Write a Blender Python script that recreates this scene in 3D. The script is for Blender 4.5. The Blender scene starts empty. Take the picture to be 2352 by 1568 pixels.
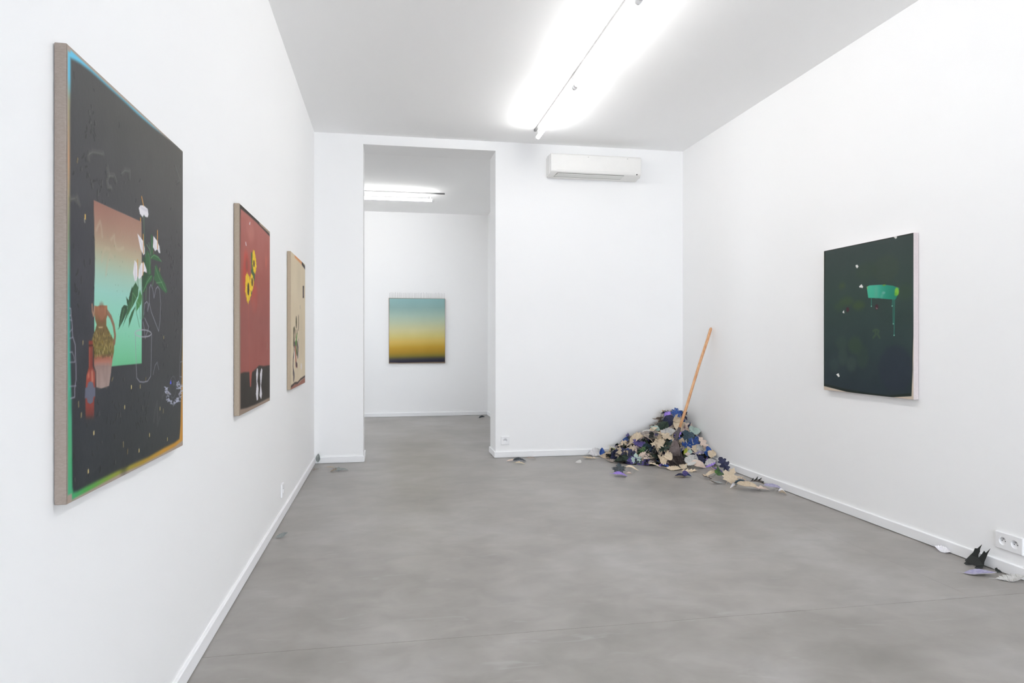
import bpy, bmesh, math, random
import numpy as np
from mathutils import Vector, Matrix, noise as mnoise

random.seed(7)
rng = np.random.default_rng(7)
SC = bpy.context.scene
COL = SC.collection

# ------------------------------------------------------------------ camera
CAM_H = 1.22
FPX = 1568.0                       # focal length in pixels of the 2352 px wide frame (24 mm)
HOR = 783.5
YAW = math.atan(287 / 1568.0)
cam_d = bpy.data.cameras.new('camera')
cam_d.sensor_width = 36.0
cam_d.lens = 36.0 * FPX / 2352.0
cam_d.shift_y = -0.5 / 2352
cam_d.clip_start = 0.02
cam = bpy.data.objects.new('camera', cam_d)
COL.objects.link(cam)
cam.location = (0, 0, CAM_H)
cam.rotation_euler = (math.pi / 2, 0, -YAW)
SC.camera = cam

# room measures (metres): X across, Y away from the camera, Z up
XL, XR = -0.715, 3.203             # side walls
YB = 7.058                         # partition wall, front face
YR = -5.2                          # street front behind the camera
H = 3.308                          # ceiling
DX0, DX1, DZ = -0.237, 1.117, 3.212   # passage
DT = 0.368                         # partition thickness
FY = 11.2                          # far wall of the back room
FX0, FX1 = -3.2, 1.643             # back room side walls
TUBE_E = 43.0
TUBE_X = 1.441

# ------------------------------------------------------------------ world + exposure
W = bpy.data.worlds.new('sky'); SC.world = W
W.use_nodes = True
bg = W.node_tree.nodes['Background']
bg.inputs['Color'].default_value = (0.84, 0.905, 1.0, 1)
bg.inputs['Strength'].default_value = 18.0
SC.view_settings.view_transform = 'Standard'
SC.view_settings.look = 'None'
SC.view_settings.gamma = 1.0
SC.view_settings.use_curve_mapping = False
SC.view_settings.exposure = -0.10
SC.cycles.use_denoising = True
SC.cycles.caustics_reflective = False
SC.cycles.caustics_refractive = False
SC.cycles.max_bounces = 8
SC.cycles.diffuse_bounces = 7
SC.cycles.use_light_tree = False
SC.cycles.glossy_bounces = 3
SC.cycles.use_adaptive_sampling = True
SC.cycles.adaptive_threshold = 0.1
SC.cycles.sample_clamp_indirect = 8.0
pl = bpy.data.lights.new('window_portal', 'AREA')
pl.shape = 'RECTANGLE'; pl.size = 3.3; pl.size_y = 2.6
pl.cycles.is_portal = True
po = bpy.data.objects.new('window_portal', pl); COL.objects.link(po)
po.location = ((XL + XR) / 2, YR - 0.02, 1.62)
po.rotation_euler = (math.pi / 2, 0, 0)
pl2 = bpy.data.lights.new('added_window_portal', 'AREA')  # portal of the window added to brighten the back room
pl2.shape = 'RECTANGLE'; pl2.size = 1.1; pl2.size_y = 1.1
pl2.cycles.is_portal = True
po2 = bpy.data.objects.new('added_window_portal', pl2); COL.objects.link(po2)
po2.location = (FX0 - 0.02, 9.45, 1.65)
po2.rotation_euler = (0, -math.pi / 2, 0)

# ------------------------------------------------------------------ helpers
ca, sa = math.cos(YAW), math.sin(YAW)
CO = np.array([0, 0, CAM_H])
RIGHT = np.array([ca, -sa, 0.0])
FWD = np.array([sa, ca, 0.0])
UP = np.array([0, 0, 1.0])
def ray(u, v):
    xc = (u - 1176) / FPX
    return np.array([xc * ca + sa, -xc * sa + ca, -(v - HOR) / FPX])
def onX(u, v, X): d = ray(u, v); return CO + d * (X / d[0])
def onY(u, v, Y): d = ray(u, v); return CO + d * (Y / d[1])
def onZ(u, v, Z=0.0): d = ray(u, v); return CO + d * ((Z - CAM_H) / d[2])

def lin(c):
    c = np.asarray(c, float) / 255.0
    return np.where(c <= 0.04045, c / 12.92, ((c + 0.055) / 1.055) ** 2.4)
def L4(c): r = lin(c); return (float(r[0]), float(r[1]), float(r[2]), 1.0)

def new_mat(name, color, rough=0.6, spec=0.4, metal=0.0):
    m = bpy.data.materials.new(name); m.use_nodes = True
    b = m.node_tree.nodes['Principled BSDF']
    b.inputs['Base Color'].default_value = L4(color)
    b.inputs['Roughness'].default_value = rough
    b.inputs['Specular IOR Level'].default_value = spec
    b.inputs['Metallic'].default_value = metal
    return m, m.node_tree, b
def add_noise_colour(nt, b, c0, c1, scale, detail=4, coord='Object', stretch=None, lo=0.35, hi=0.65, rand=0.0):
    tc = nt.nodes.new('ShaderNodeTexCoord')
    src = tc.outputs[coord]
    if stretch:
        mp = nt.nodes.new('ShaderNodeMapping'); mp.inputs['Scale'].default_value = stretch
        nt.links.new(src, mp.inputs['Vector']); src = mp.outputs['Vector']
    n = nt.nodes.new('ShaderNodeTexNoise'); n.inputs['Scale'].default_value = scale; n.inputs['Detail'].default_value = detail
    nt.links.new(src, n.inputs['Vector'])
    r = nt.nodes.new('ShaderNodeValToRGB')
    r.color_ramp.elements[0].position = lo; r.color_ramp.elements[0].color = L4(c0)
    r.color_ramp.elements[1].position = hi; r.color_ramp.elements[1].color = L4(c1)
    nt.links.new(n.outputs['Fac'], r.inputs['Fac'])
    out = r.outputs['Color']
    if rand:
        oi = nt.nodes.new('ShaderNodeObjectInfo')
        mr = nt.nodes.new('ShaderNodeMapRange')
        mr.inputs['To Min'].default_value = 1 - rand; mr.inputs['To Max'].default_value = 1 + rand * 0.5
        nt.links.new(oi.outputs['Random'], mr.inputs['Value'])
        hs = nt.nodes.new('ShaderNodeHueSaturation')
        nt.links.new(mr.outputs['Result'], hs.inputs['Value']); nt.links.new(out, hs.inputs['Color'])
        out = hs.outputs['Color']
    nt.links.new(out, b.inputs['Base Color'])
    return src, n
def add_bump(nt, b, src, scale, strength, dist=0.002, detail=3):
    n = nt.nodes.new('ShaderNodeTexNoise'); n.inputs['Scale'].default_value = scale; n.inputs['Detail'].default_value = detail
    nt.links.new(src, n.inputs['Vector'])
    bp = nt.nodes.new('ShaderNodeBump'); bp.inputs['Strength'].default_value = strength; bp.inputs['Distance'].default_value = dist
    nt.links.new(n.outputs['Fac'], bp.inputs['Height']); nt.links.new(bp.outputs['Normal'], b.inputs['Normal'])

M = {}
def wall_mat(name, c, rough=0.85):
    m = bpy.data.materials.new(name); m.use_nodes = True
    nt = m.node_tree; nt.nodes.clear()
    d_ = nt.nodes.new('ShaderNodeBsdfDiffuse'); o_ = nt.nodes.new('ShaderNodeOutputMaterial')
    tc = nt.nodes.new('ShaderNodeTexCoord'); n = nt.nodes.new('ShaderNodeTexNoise')
    n.inputs['Scale'].default_value = 0.9; n.inputs['Detail'].default_value = 0
    nt.links.new(tc.outputs['Object'], n.inputs['Vector'])
    x = nt.nodes.new('ShaderNodeMix'); x.data_type = 'RGBA'
    x.inputs[6].default_value = L4([k - 1.5 for k in c]); x.inputs[7].default_value = L4([min(255, k + 1.5) for k in c])
    nt.links.new(n.outputs['Fac'], x.inputs[0]); nt.links.new(x.outputs[2], d_.inputs['Color']); nt.links.new(d_.outputs[0], o_.inputs['Surface'])
    M[name] = m
wall_mat('wall_paint', (248, 248, 248))
wall_mat('ceiling_paint', (251, 251, 251), 0.95)
wall_mat('skirting_paint', (243, 243, 244), 0.45)

# polished concrete
m, nt, b = new_mat('concrete', (150, 148, 145), 0.36, 0.5)
tc = nt.nodes.new('ShaderNodeTexCoord')
def mapn(scale):
    mp = nt.nodes.new('ShaderNodeMapping'); mp.inputs['Scale'].default_value = scale
    nt.links.new(tc.outputs['Object'], mp.inputs['Vector']); return mp.outputs['Vector']
n1 = nt.nodes.new('ShaderNodeTexNoise'); n1.inputs['Scale'].default_value = 1.1; n1.inputs['Detail'].default_value = 5; n1.inputs['Roughness'].default_value = 0.6
nt.links.new(mapn((1, 1, 1)), n1.inputs['Vector'])
r1 = nt.nodes.new('ShaderNodeValToRGB')
r1.color_ramp.elements[0].position = 0.30; r1.color_ramp.elements[0].color = L4((136, 132, 127))
r1.color_ramp.elements[1].position = 0.70; r1.color_ramp.elements[1].color = L4((163, 160, 157))
e = r1.color_ramp.elements.new(0.5); e.color = L4((150, 146, 141))
nt.links.new(n1.outputs['Fac'], r1.inputs['Fac'])
n2 = nt.nodes.new('ShaderNodeTexNoise'); n2.inputs['Scale'].default_value = 4.5; n2.inputs['Detail'].default_value = 6; n2.inputs['Distortion'].default_value = 0.6
nt.links.new(mapn((1.0, 1.3, 1)), n2.inputs['Vector'])
r2 = nt.nodes.new('ShaderNodeValToRGB')
r2.color_ramp.elements[0].position = 0.35; r2.color_ramp.elements[0].color = (0.42, 0.417, 0.412, 1)
r2.color_ramp.elements[1].position = 0.68; r2.color_ramp.elements[1].color = (0.57, 0.57, 0.572, 1)
nt.links.new(n2.outputs['Fac'], r2.inputs['Fac'])
mx = nt.nodes.new('ShaderNodeMix'); mx.data_type = 'RGBA'; mx.blend_type = 'OVERLAY'; mx.inputs[0].default_value = 0.7
nt.links.new(r1.outputs['Color'], mx.inputs[6]); nt.links.new(r2.outputs['Color'], mx.inputs[7])
# pale trowel marks
n3 = nt.nodes.new('ShaderNodeTexNoise'); n3.inputs['Scale'].default_value = 5.0; n3.inputs['Detail'].default_value = 3; n3.inputs['Distortion'].default_value = 1.2
nt.links.new(mapn((0.8, 3.2, 1)), n3.inputs['Vector'])
r3 = nt.nodes.new('ShaderNodeValToRGB')
r3.color_ramp.elements[0].position = 0.64; r3.color_ramp.elements[0].color = (0, 0, 0, 1)
r3.color_ramp.elements[1].position = 0.78; r3.color_ramp.elements[1].color = (0.45, 0.45, 0.45, 1)
nt.links.new(n3.outputs['Fac'], r3.inputs['Fac'])
mx2 = nt.nodes.new('ShaderNodeMix'); mx2.data_type = 'RGBA'
nt.links.new(r3.outputs['Color'], mx2.inputs[0]); nt.links.new(mx.outputs[2], mx2.inputs[6]); mx2.inputs[7].default_value = L4((170, 169, 167))
nt.links.new(mx2.outputs[2], b.inputs['Base Color'])
rr = nt.nodes.new('ShaderNodeMapRange'); rr.inputs['To Min'].default_value = 0.28; rr.inputs['To Max'].default_value = 0.46
nt.links.new(n2.outputs['Fac'], rr.inputs['Value']); nt.links.new(rr.outputs['Result'], b.inputs['Roughness'])
bp = nt.nodes.new('ShaderNodeBump'); bp.inputs['Strength'].default_value = 0.06; bp.inputs['Distance'].default_value = 0.004
nt.links.new(n2.outputs['Fac'], bp.inputs['Height']); nt.links.new(bp.outputs['Normal'], b.inputs['Normal'])
M['concrete'] = m

def simple(name, c, rough=0.5, spec=0.4, var=4, scale=12, metal=0.0, rand=0.0):
    m, nt, b = new_mat(name, c, rough, spec, metal)
    add_noise_colour(nt, b, [max(0, x - var) for x in c], [min(255, x + var) for x in c], scale, 4, rand=rand)
    M[name] = m
    return m
simple('joint_dark', (96, 94, 91), 0.9)
simple('plastic_white', (242, 242, 243), 0.35, 0.5, 1)
simple('plastic_cream', (238, 237, 234), 0.4, 0.5, 1)
simple('louver_white', (226, 226, 222), 0.4, 0.5, 1)
simple('slot_dark', (70, 72, 70), 0.7)
simple('rail_grey', (132, 132, 132), 0.5)
simple('dot_dark', (45, 45, 45), 0.5)
simple('metal_pin', (170, 170, 172), 0.3, 0.5, 2, metal=0.8)
simple('frame_dark', (60, 62, 64), 0.5)
simple('pavement', (120, 118, 115), 0.9, 0.2, 10, 6)
# tube
m = bpy.data.materials.new('tube_light'); m.use_nodes = True
nt = m.node_tree; nt.nodes.clear()
em = nt.nodes.new('ShaderNodeEmission'); em.inputs['Color'].default_value = (1.0, 0.99, 0.975, 1); em.inputs['Strength'].default_value = TUBE_E
o = nt.nodes.new('ShaderNodeOutputMaterial'); nt.links.new(em.outputs[0], o.inputs['Surface'])
M['tube_light'] = m
# window glass
m = bpy.data.materials.new('window_glass'); m.use_nodes = True
nt = m.node_tree; nt.nodes.clear()
t_ = nt.nodes.new('ShaderNodeBsdfTransparent'); g_ = nt.nodes.new('ShaderNodeBsdfGlossy'); g_.inputs['Roughness'].default_value = 0.02
mm = nt.nodes.new('ShaderNodeMixShader'); mm.inputs[0].default_value = 0.06
o = nt.nodes.new('ShaderNodeOutputMaterial')
nt.links.new(t_.outputs[0], mm.inputs[1]); nt.links.new(g_.outputs[0], mm.inputs[2]); nt.links.new(mm.outputs[0], o.inputs['Surface'])
M['window_glass'] = m
# linen canvas sides
def linen(name, c):
    m, nt, b = new_mat(name, c, 0.9, 0.15)
    s, n = add_noise_colour(nt, b, [x - 5 for x in c], [x + 4 for x in c], 120, 4, stretch=(1, 1, 3))
    add_bump(nt, b, s, 420, 0.35, 0.001)
    M[name] = m
linen('linen_grey', (146, 134, 125))
linen('linen_tan', (164, 150, 134))
linen('linen_cream', (178, 162, 142))
linen('linen_pale', (212, 202, 202))
# vertex-painted picture surface
def picture_mat(name, rough, spec):
    m, nt, b = new_mat(name, (128, 128, 128), rough, spec)
    at = nt.nodes.new('ShaderNodeAttribute'); at.attribute_name = 'paint'
    nt.links.new(at.outputs['Color'], b.inputs['Base Color'])
    tc = nt.nodes.new('ShaderNodeTexCoord')
    add_bump(nt, b, tc.outputs['Object'], 55, 0.12, 0.003, 6)
    M[name] = m
picture_mat('oil_paint', 0.5, 0.2)
picture_mat('matt_paint', 0.7, 0.2)
# broom
m, nt, b = new_mat('handle_wood', (205, 140, 90), 0.5, 0.35)
add_noise_colour(nt, b, (188, 132, 92), (224, 176, 132), 14, 6, stretch=(6, 6, 0.6), lo=0.3, hi=0.62)
M['handle_wood'] = m
simple('broom_paint', (84, 76, 80), 0.5, 0.4, 8, 20)
simple('broom_head', (106, 95, 93), 0.75, 0.25, 12, 30)
simple('broom_fibre', (88, 78, 76), 0.8, 0.2, 14, 30)

def obj_from(name, verts, faces, mat=None, parent=None, smooth=False, origin=None):
    """a mesh object from world coordinates; stored relative to parent / origin"""
    base = np.array(parent.location) if parent is not None and parent.parent is None else None
    if parent is not None and parent.parent is not None:
        base = np.array(parent.parent.location) + np.array(parent.location)
    if parent is None:
        base = np.array(origin) if origin is not None else np.zeros(3)
    v = np.asarray(verts, float) - base
    me = bpy.data.meshes.new(name)
    me.from_pydata(v.tolist(), [], faces)
    me.validate(); me.update()
    if smooth:
        me.polygons.foreach_set('use_smooth', [True] * len(me.polygons))
    if mat: me.materials.append(M[mat] if isinstance(mat, str) else mat)
    o = bpy.data.objects.new(name, me); COL.objects.link(o)
    if parent is not None: o.parent = parent
    else: o.location = base.tolist()
    return o
def box_vf(x0, x1, y0, y1, z0, z1):
    v = [(x0, y0, z0), (x1, y0, z0), (x1, y1, z0), (x0, y1, z0), (x0, y0, z1), (x1, y0, z1), (x1, y1, z1), (x0, y1, z1)]
    f = [(0, 3, 2, 1), (4, 5, 6, 7), (0, 1, 5, 4), (1, 2, 6, 5), (2, 3, 7, 6), (3, 0, 4, 7)]
    return v, f
def bevel_obj(o, w, seg=2):
    bm = bmesh.new(); bm.from_mesh(o.data)
    bmesh.ops.bevel(bm, geom=bm.edges[:], offset=w, segments=seg, profile=0.5, affect='EDGES')
    bm.to_mesh(o.data); bm.free(); return o
def box(name, x0, x1, y0, y1, z0, z1, mat, parent=None, bev=0.0, origin=None):
    v, f = box_vf(x0, x1, y0, y1, z0, z1)
    o = obj_from(name, v, f, mat, parent, origin=origin)
    if bev: bevel_obj(o, bev)
    return o
def prism(name, pts, axis, a0, a1, mat, parent=None, origin=None):
    """polygon in the plane across `axis`, extruded from a0 to a1"""
    n = len(pts)
    def P(p, a):
        return {'x': (a, p[0], p[1]), 'y': (p[0], a, p[1]), 'z': (p[0], p[1], a)}[axis]
    v = [P(p, a0) for p in pts] + [P(p, a1) for p in pts]
    f = [tuple(range(n)), tuple(range(2 * n - 1, n - 1, -1))] + [(i, i + n, (i + 1) % n + n, (i + 1) % n) for i in range(n)]
    o = obj_from(name, v, f, mat, parent, origin=origin)
    bm = bmesh.new(); bm.from_mesh(o.data); bmesh.ops.recalc_face_normals(bm, faces=bm.faces[:]); bm.to_mesh(o.data); bm.free()
    return o
def tube_vf(p0, p1, r0, r1, n=12, cap=True):
    p0 = np.array(p0, float); p1 = np.array(p1, float)
    d = p1 - p0; d /= np.linalg.norm(d)
    a = np.cross(d, [0, 0, 1.0]) if abs(d[2]) < 0.9 else np.cross(d, [1.0, 0, 0]); a /= np.linalg.norm(a); c = np.cross(d, a)
    v = []; f = []
    for p, r in ((p0, r0), (p1, r1)):
        for i in range(n):
            t = 2 * math.pi * i / n
            v.append(p + r * (math.cos(t) * a + math.sin(t) * c))
    for i in range(n): f.append((i, (i + 1) % n, (i + 1) % n + n, i + n))
    if cap: f.append(tuple(range(n - 1, -1, -1))); f.append(tuple(range(n, 2 * n)))
    return v, f
def tube(name, p0, p1, r0, r1, mat, parent=None, n=12):
    v, f = tube_vf(p0, p1, r0, r1, n)
    o = obj_from(name, v, f, mat, parent, origin=p0 if parent is None else None)
    for p in o.data.polygons: p.use_smooth = len(p.vertices) == 4
    return o
def thing(name, label, cat, loc, group=None):
    o = bpy.data.objects.new(name, None); COL.objects.link(o)
    o.empty_display_size = 0.05
    o.location = [float(x) for x in loc]; o['label'] = label; o['category'] = cat
    if group: o['group'] = group
    return o
def tag(o, label, cat, group=None):
    o['label'] = label; o['category'] = cat
    if group: o['group'] = group
    return o
def struct(o): o['kind'] = 'structure'; return o

# ------------------------------------------------------------------ shell
WT = 0.2
fl = struct(box('floor', FX0 - WT, XR + WT, YR - 0.3, FY + WT, -0.16, -0.03, 'joint_dark', origin=(1.2, 4, -0.03)))
JY = 2.806; JX = float(onZ(1940, 1242)[0])
g = 0.001
for (x0, x1, y0, y1) in ((FX0 - WT, XR + WT, YR - 0.3, JY - g),
                         (XL - WT, JX - g * .3, JY + g, YB - g), (JX + g * .3, XR + WT, JY + g, YB - g),
                         (FX0 - WT, XR + WT, YB + g, FY + WT)):
    box('floor_slab', x0, x1, y0, y1, -0.03, 0.0, 'concrete', fl)
struct(box('ceiling', FX0 - WT, XR + WT, YR - 0.3, FY + WT, H, H + 0.15, 'ceiling_paint', origin=(1.2, 4, H)))
struct(box('wall_left', XL - WT, XL, YR - 0.25, YB + DT, -0.03, H, 'wall_paint', origin=(XL, 2, 0)))
struct(box('wall_right', XR, XR + WT, YR - 0.25, YB + DT, -0.03, H, 'wall_paint', origin=(XR, 2, 0)))
BX0, BX1 = FX0 - WT, XR + 0.02
struct(prism('wall_back', [(BX0, -0.03), (DX0, -0.03), (DX0, DZ), (DX1, DZ), (DX1, -0.03), (BX1, -0.03), (BX1, H), (BX0, H)],
             'y', YB, YB + DT, 'wall_paint', origin=(0.5, YB, 0)))
struct(box('wall_far', FX0 - WT, FX1 + WT, FY, FY + WT, -0.03, H, 'wall_paint', origin=(0, FY, 0)))
struct(box('wall_far_right', FX1, FX1 + WT, YB + DT, FY, -0.03, H, 'wall_paint', origin=(FX1, 9, 0)))
# outer walls with windows: the street front behind the camera, an unseen side window added to light the back room
def window_wall(wname, winname, axis, d0, d1, o0, o1, i0, i1, zz0, zz1, mullions):
    """wall across `axis` from depth d0 (inside) to d1, spanning o0..o1, with an opening i0..i1 x zz0..zz1"""
    def P(a, d, z): return (a, d, z) if axis == 'y' else (d, a, z)
    outer = [(o0, -0.03), (o1, -0.03), (o1, H), (o0, H)]
    inner = [(i0, zz0), (i1, zz0), (i1, zz1), (i0, zz1)]
    v = []; f = []
    for dd in (d0, d1):
        for p in outer + inner: v.append(P(p[0], dd, p[1]))
    for i in range(4):
        j = (i + 1) % 4
        f.append((i, j, 4 + j, 4 + i)); f.append((8 + j, 8 + i, 12 + i, 12 + j))
        f.append((4 + i, 4 + j, 12 + j, 12 + i)); f.append((j, i, 8 + i, 8 + j))
    o = obj_from(wname, v, f, 'wall_paint', origin=P((o0 + o1) / 2, d0, 0))
    bm = bmesh.new(); bm.from_mesh(o.data); bmesh.ops.recalc_face_normals(bm, faces=bm.faces[:]); bm.to_mesh(o.data); bm.free()
    struct(o)
    dm = (d0 + d1) / 2
    wn = bpy.data.objects.new(winname, None); COL.objects.link(wn); wn.location = P((i0 + i1) / 2, dm, zz0); struct(wn)
    def bar(name, a0, a1, z0, z1, t, mat):
        p = P(a0, dm - t, z0); q = P(a1, dm + t, z1)
        box(name, min(p[0], q[0]), max(p[0], q[0]), min(p[1], q[1]), max(p[1], q[1]), z0, z1, mat, wn)
    bar('window_frame', i0, i1, zz0, zz0 + .05, .025, 'frame_dark'); bar('window_frame', i0, i1, zz1 - .05, zz1, .025, 'frame_dark')
    xs = [i0 + (i1 - i0) * k / mullions for k in range(mullions + 1)]
    for k, x in enumerate(xs):
        a0 = x if k == 0 else x - .025; a0 = x - .05 if k == mullions else a0
        bar('window_frame', a0, a0 + .05, zz0 + .05, zz1 - .05, .025, 'frame_dark')
    for k in range(mullions):
        bar('pane', xs[k] + (.05 if k == 0 else .025), xs[k + 1] - (.05 if k == mullions - 1 else .025), zz0 + .05, zz1 - .05, .003, 'window_glass')
window_wall('wall_rear', 'window_1', 'y', YR, YR - 0.25, XL - WT, XR + WT, XL + 0.3, XR - 0.3, 0.32, 2.92, 2)
window_wall('wall_far_left', 'added_window', 'x', FX0, FX0 - WT, YB + DT, FY, 8.9, 10.0, 1.1, 2.2, 1)
struct(box('ground_outside', -14, 12, YR - 9, FY + 6, -0.4, -0.2, 'pavement', origin=(1, YR - 4, -.2)))

# skirting boards: 61 mm high, a thin shadow gap below
BH, BT, BG = 0.064, 0.013, 0.004
def skirting(name, pts):
    """board following a floor polyline; the room lies to the left of its direction"""
    n = len(pts); offs = []
    for i in range(n):
        ds = []
        if i > 0: ds.append(np.subtract(pts[i], pts[i - 1]))
        if i < n - 1: ds.append(np.subtract(pts[i + 1], pts[i]))
        ns = [np.array([-d[1], d[0]]) / np.hypot(*d) for d in ds]
        if len(ns) == 1: o_ = ns[0]
        else:
            o_ = ns[0] + ns[1]; o_ = o_ / (np.dot(o_, o_) / 2) if np.dot(o_, o_) > 1e-6 else ns[0]
        offs.append(o_)
    prof = [(-0.001, BG), (BT, BG), (BT, BH - 0.004), (BT - 0.004, BH), (-0.001, BH)]
    v = []; f = []
    k = len(prof)
    for p, o_ in zip(pts, offs):
        for t, z in prof: v.append((p[0] + o_[0] * t, p[1] + o_[1] * t, z))
    for i in range(n - 1):
        for j in range(k):
            a = i * k + j; b_ = i * k + (j + 1) % k
            f.append((a, b_, b_ + k, a + k))
    f.append(tuple(range(k))); f.append(tuple(range((n - 1) * k + k - 1, (n - 1) * k - 1, -1)))
    o = obj_from(name, v, f, 'skirting_paint', origin=(pts[0][0], pts[0][1], 0))
    bm = bmesh.new(); bm.from_mesh(o.data); bmesh.ops.recalc_face_normals(bm, faces=bm.faces[:]); bm.to_mesh(o.data); bm.free()
    return struct(o)
YBK = YB + DT
skirting('baseboard_left', [(XL, YB), (XL, YR)])
skirting('baseboard_right', [(XR, YR), (XR, YB)])
skirting('baseboard_back_right', [(XR, YB), (DX1, YB), (DX1, YBK), (FX1, YBK)])
skirting('baseboard_back_left', [(FX0, YBK), (DX0, YBK), (DX0, YB), (XL, YB)])
skirting('baseboard_far', [(FX1, YBK), (FX1, FY), (FX0, FY)])

# ------------------------------------------------------------------ ceiling lights
RAIL_Z = H
def light_rail(label, a, b_):
    a = np.array(a); b_ = np.array(b_)
    t = thing('light_rail', label, 'light rail', (a + b_) / 2)
    d = (b_ - a) / np.linalg.norm(b_ - a); s = np.array([-d[1], d[0], 0]) * 0.011
    v = []
    for z in (H - 0.0005, H - 0.02):
        for p, q in ((a, -s), (b_, -s), (b_, s), (a, s)): v.append((p[0] + q[0], p[1] + q[1], z))
    obj_from('rail_channel', v, [(3, 2, 1, 0), (4, 5, 6, 7), (0, 1, 5, 4), (1, 2, 6, 5), (2, 3, 7, 6), (3, 0, 4, 7)], 'rail_grey', t)
    return t, d
def tube_lamp(label, a, b_, rail_off, group):
    """bare fluorescent tube on two clips under the rail"""
    a = np.array(a, float); b_ = np.array(b_, float)
    t = thing('fluorescent_lamp', label, 'lamp', (a + b_) / 2, group)
    d = (b_ - a) / np.linalg.norm(b_ - a)
    tube('glass_tube', a + d * 0.03, b_ - d * 0.03, 0.019, 0.019, 'tube_light', t, 16)
    for p, q in ((a, a + d * 0.03), (b_ - d * 0.03, b_)):
        tube('end_cap', p, q, 0.0195, 0.0195, 'plastic_white', t, 16)
    off = np.array(rail_off)
    for p in (a + d * 0.05, b_ - d * 0.05):
        cl = tube('clip', p + np.array([0, 0, 0.017]), np.array([p[0], p[1], H - 0.019]) + off, 0.004, 0.004, 'plastic_white', t, 8)
    return t
RX = TUBE_X - 0.004
light_rail('long grey ceiling rail above the row of tubes in the front room', (RX, 6.585, H), (RX, 1.0, H))
ends = [6.51, 5.13, 3.75, 2.37, 0.99]
names = ['nearest the air conditioner', 'second from the air conditioner', 'third, at the photo\'s top edge', 'fourth, out of view overhead']
for i in range(4):
    lab = 'bare fluorescent tube under the ceiling rail, ' + names[i]
    tube_lamp(lab, (TUBE_X, ends[i] - 0.012, H - 0.108), (TUBE_X, ends[i + 1] + 0.012, H - 0.108), (-0.004, 0, 0),
              'tubes of the front room ceiling row')
BY = 9.64
light_rail('grey ceiling rail of the back room seen through the passage', (0.80, BY + .004, H), (-2.9, BY + .004, H))
bx = [0.66, -0.72, -2.1]
for i in range(2):
    tube_lamp('bare fluorescent tube on the back room ceiling' + (', its end in view through the passage' if i == 0 else ', hidden end of the row beyond the passage'),
              (bx[i] - .012, BY, H - 0.108), (bx[i + 1] + .012, BY, H - 0.108), (0, 0.004, 0), 'tubes of the back room ceiling row')
box_c = thing('tube_clamp', 'small white two-footed clamp on the ceiling at the photo\'s top edge', 'clamp', (TUBE_X + 0.02, 3.74, H - 0.108))
box('clamp_bar', TUBE_X - 0.035, TUBE_X + 0.06, 3.735, 3.765, H - 0.086, H - 0.079, 'plastic_white', box_c)
for dx in (-0.03, 0.05): box('clamp_foot', TUBE_X + dx - .006, TUBE_X + dx + .006, 3.74, 3.76, H - 0.108, H - 0.086, 'plastic_white', box_c)

# ------------------------------------------------------------------ air conditioner
ax0, ax1 = 1.668, 2.652
ay = YB - 0.19
at_, ab_ = 3.165, 2.975
ac = thing('air_conditioner', 'white wall-mounted air conditioner high on the partition wall', 'air conditioner', ((ax0 + ax1) / 2, YB, 2.94))
prof = [(YB - .001, at_ + .012), (ay + .03, at_ + .008), (ay + .008, at_), (ay, at_ - .015), (ay + .004, ab_ + .012), (ay + .014, ab_), (YB - .035, 2.945), (YB - .001, 2.95)]
cas = prism('casing', prof, 'x', ax0, ax1, 'plastic_cream', ac)
bevel_obj(cas, 0.006, 2)
# louver set in the sloping underside, dark slot round it
def under(x, t, off=0.0):   # t 0 front .. 1 back on the underside
    y = ay + .014 + t * (YB - .035 - ay - .014); z = ab_ + t * (2.945 - ab_)
    return (x, y, z - off)
lx0, lx1 = ax0 + .055, ax0 + .80
def slab_under(name, x0, x1, t0, t1, o0, o1, mat, skew=0.02):
    v = [under(x0 + skew, t0, o0), under(x1, t0, o0), under(x1 - skew * .4, t1, o0), under(x0, t1, o0)]
    v += [under(x0 + skew, t0, o1), under(x1, t0, o1), under(x1 - skew * .4, t1, o1), under(x0, t1, o1)]
    return obj_from(name, v, [(0, 1, 2, 3), (7, 6, 5, 4), (0, 4, 5, 1), (1, 5, 6, 2), (2, 6, 7, 3), (3, 7, 4, 0)], mat, ac)
slab_under('air_slot', lx0, lx1, 0.08, 0.74, -0.004, 0.0012, 'slot_dark')
slab_under('louver', lx0 + .003, lx1 - .003, 0.12, 0.64, -0.002, 0.006, 'louver_white')
box('panel_seam', ax0 + .06, ax1 - .07, ay + .0015, ay + .006, ab_ + .022, ab_ + .0245, 'louver_white', ac)
tube('sensor_dot', (ax1 - .05, ay + .012, ab_ + .010), (ax1 - .05, ay - .002, ab_ + .006), .006, .006, 'dot_dark', ac, 12)
for x in (ax0 + .40, ax0 + .83): tube('screw', (x, ay + .004, at_ - .022), (x, ay - .0012, at_ - .022), .003, .003, 'dot_dark', ac, 8)
box('end_panel', ax0 - .006, ax0 + .002, ay + .05, YB - .002, 2.962, at_ - .01, 'plastic_cream', ac, 0.002)
box('end_panel', ax1 - .002, ax1 + .006, ay + .05, YB - .002, 2.962, at_ - .01, 'plastic_cream', ac, 0.002)

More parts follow.
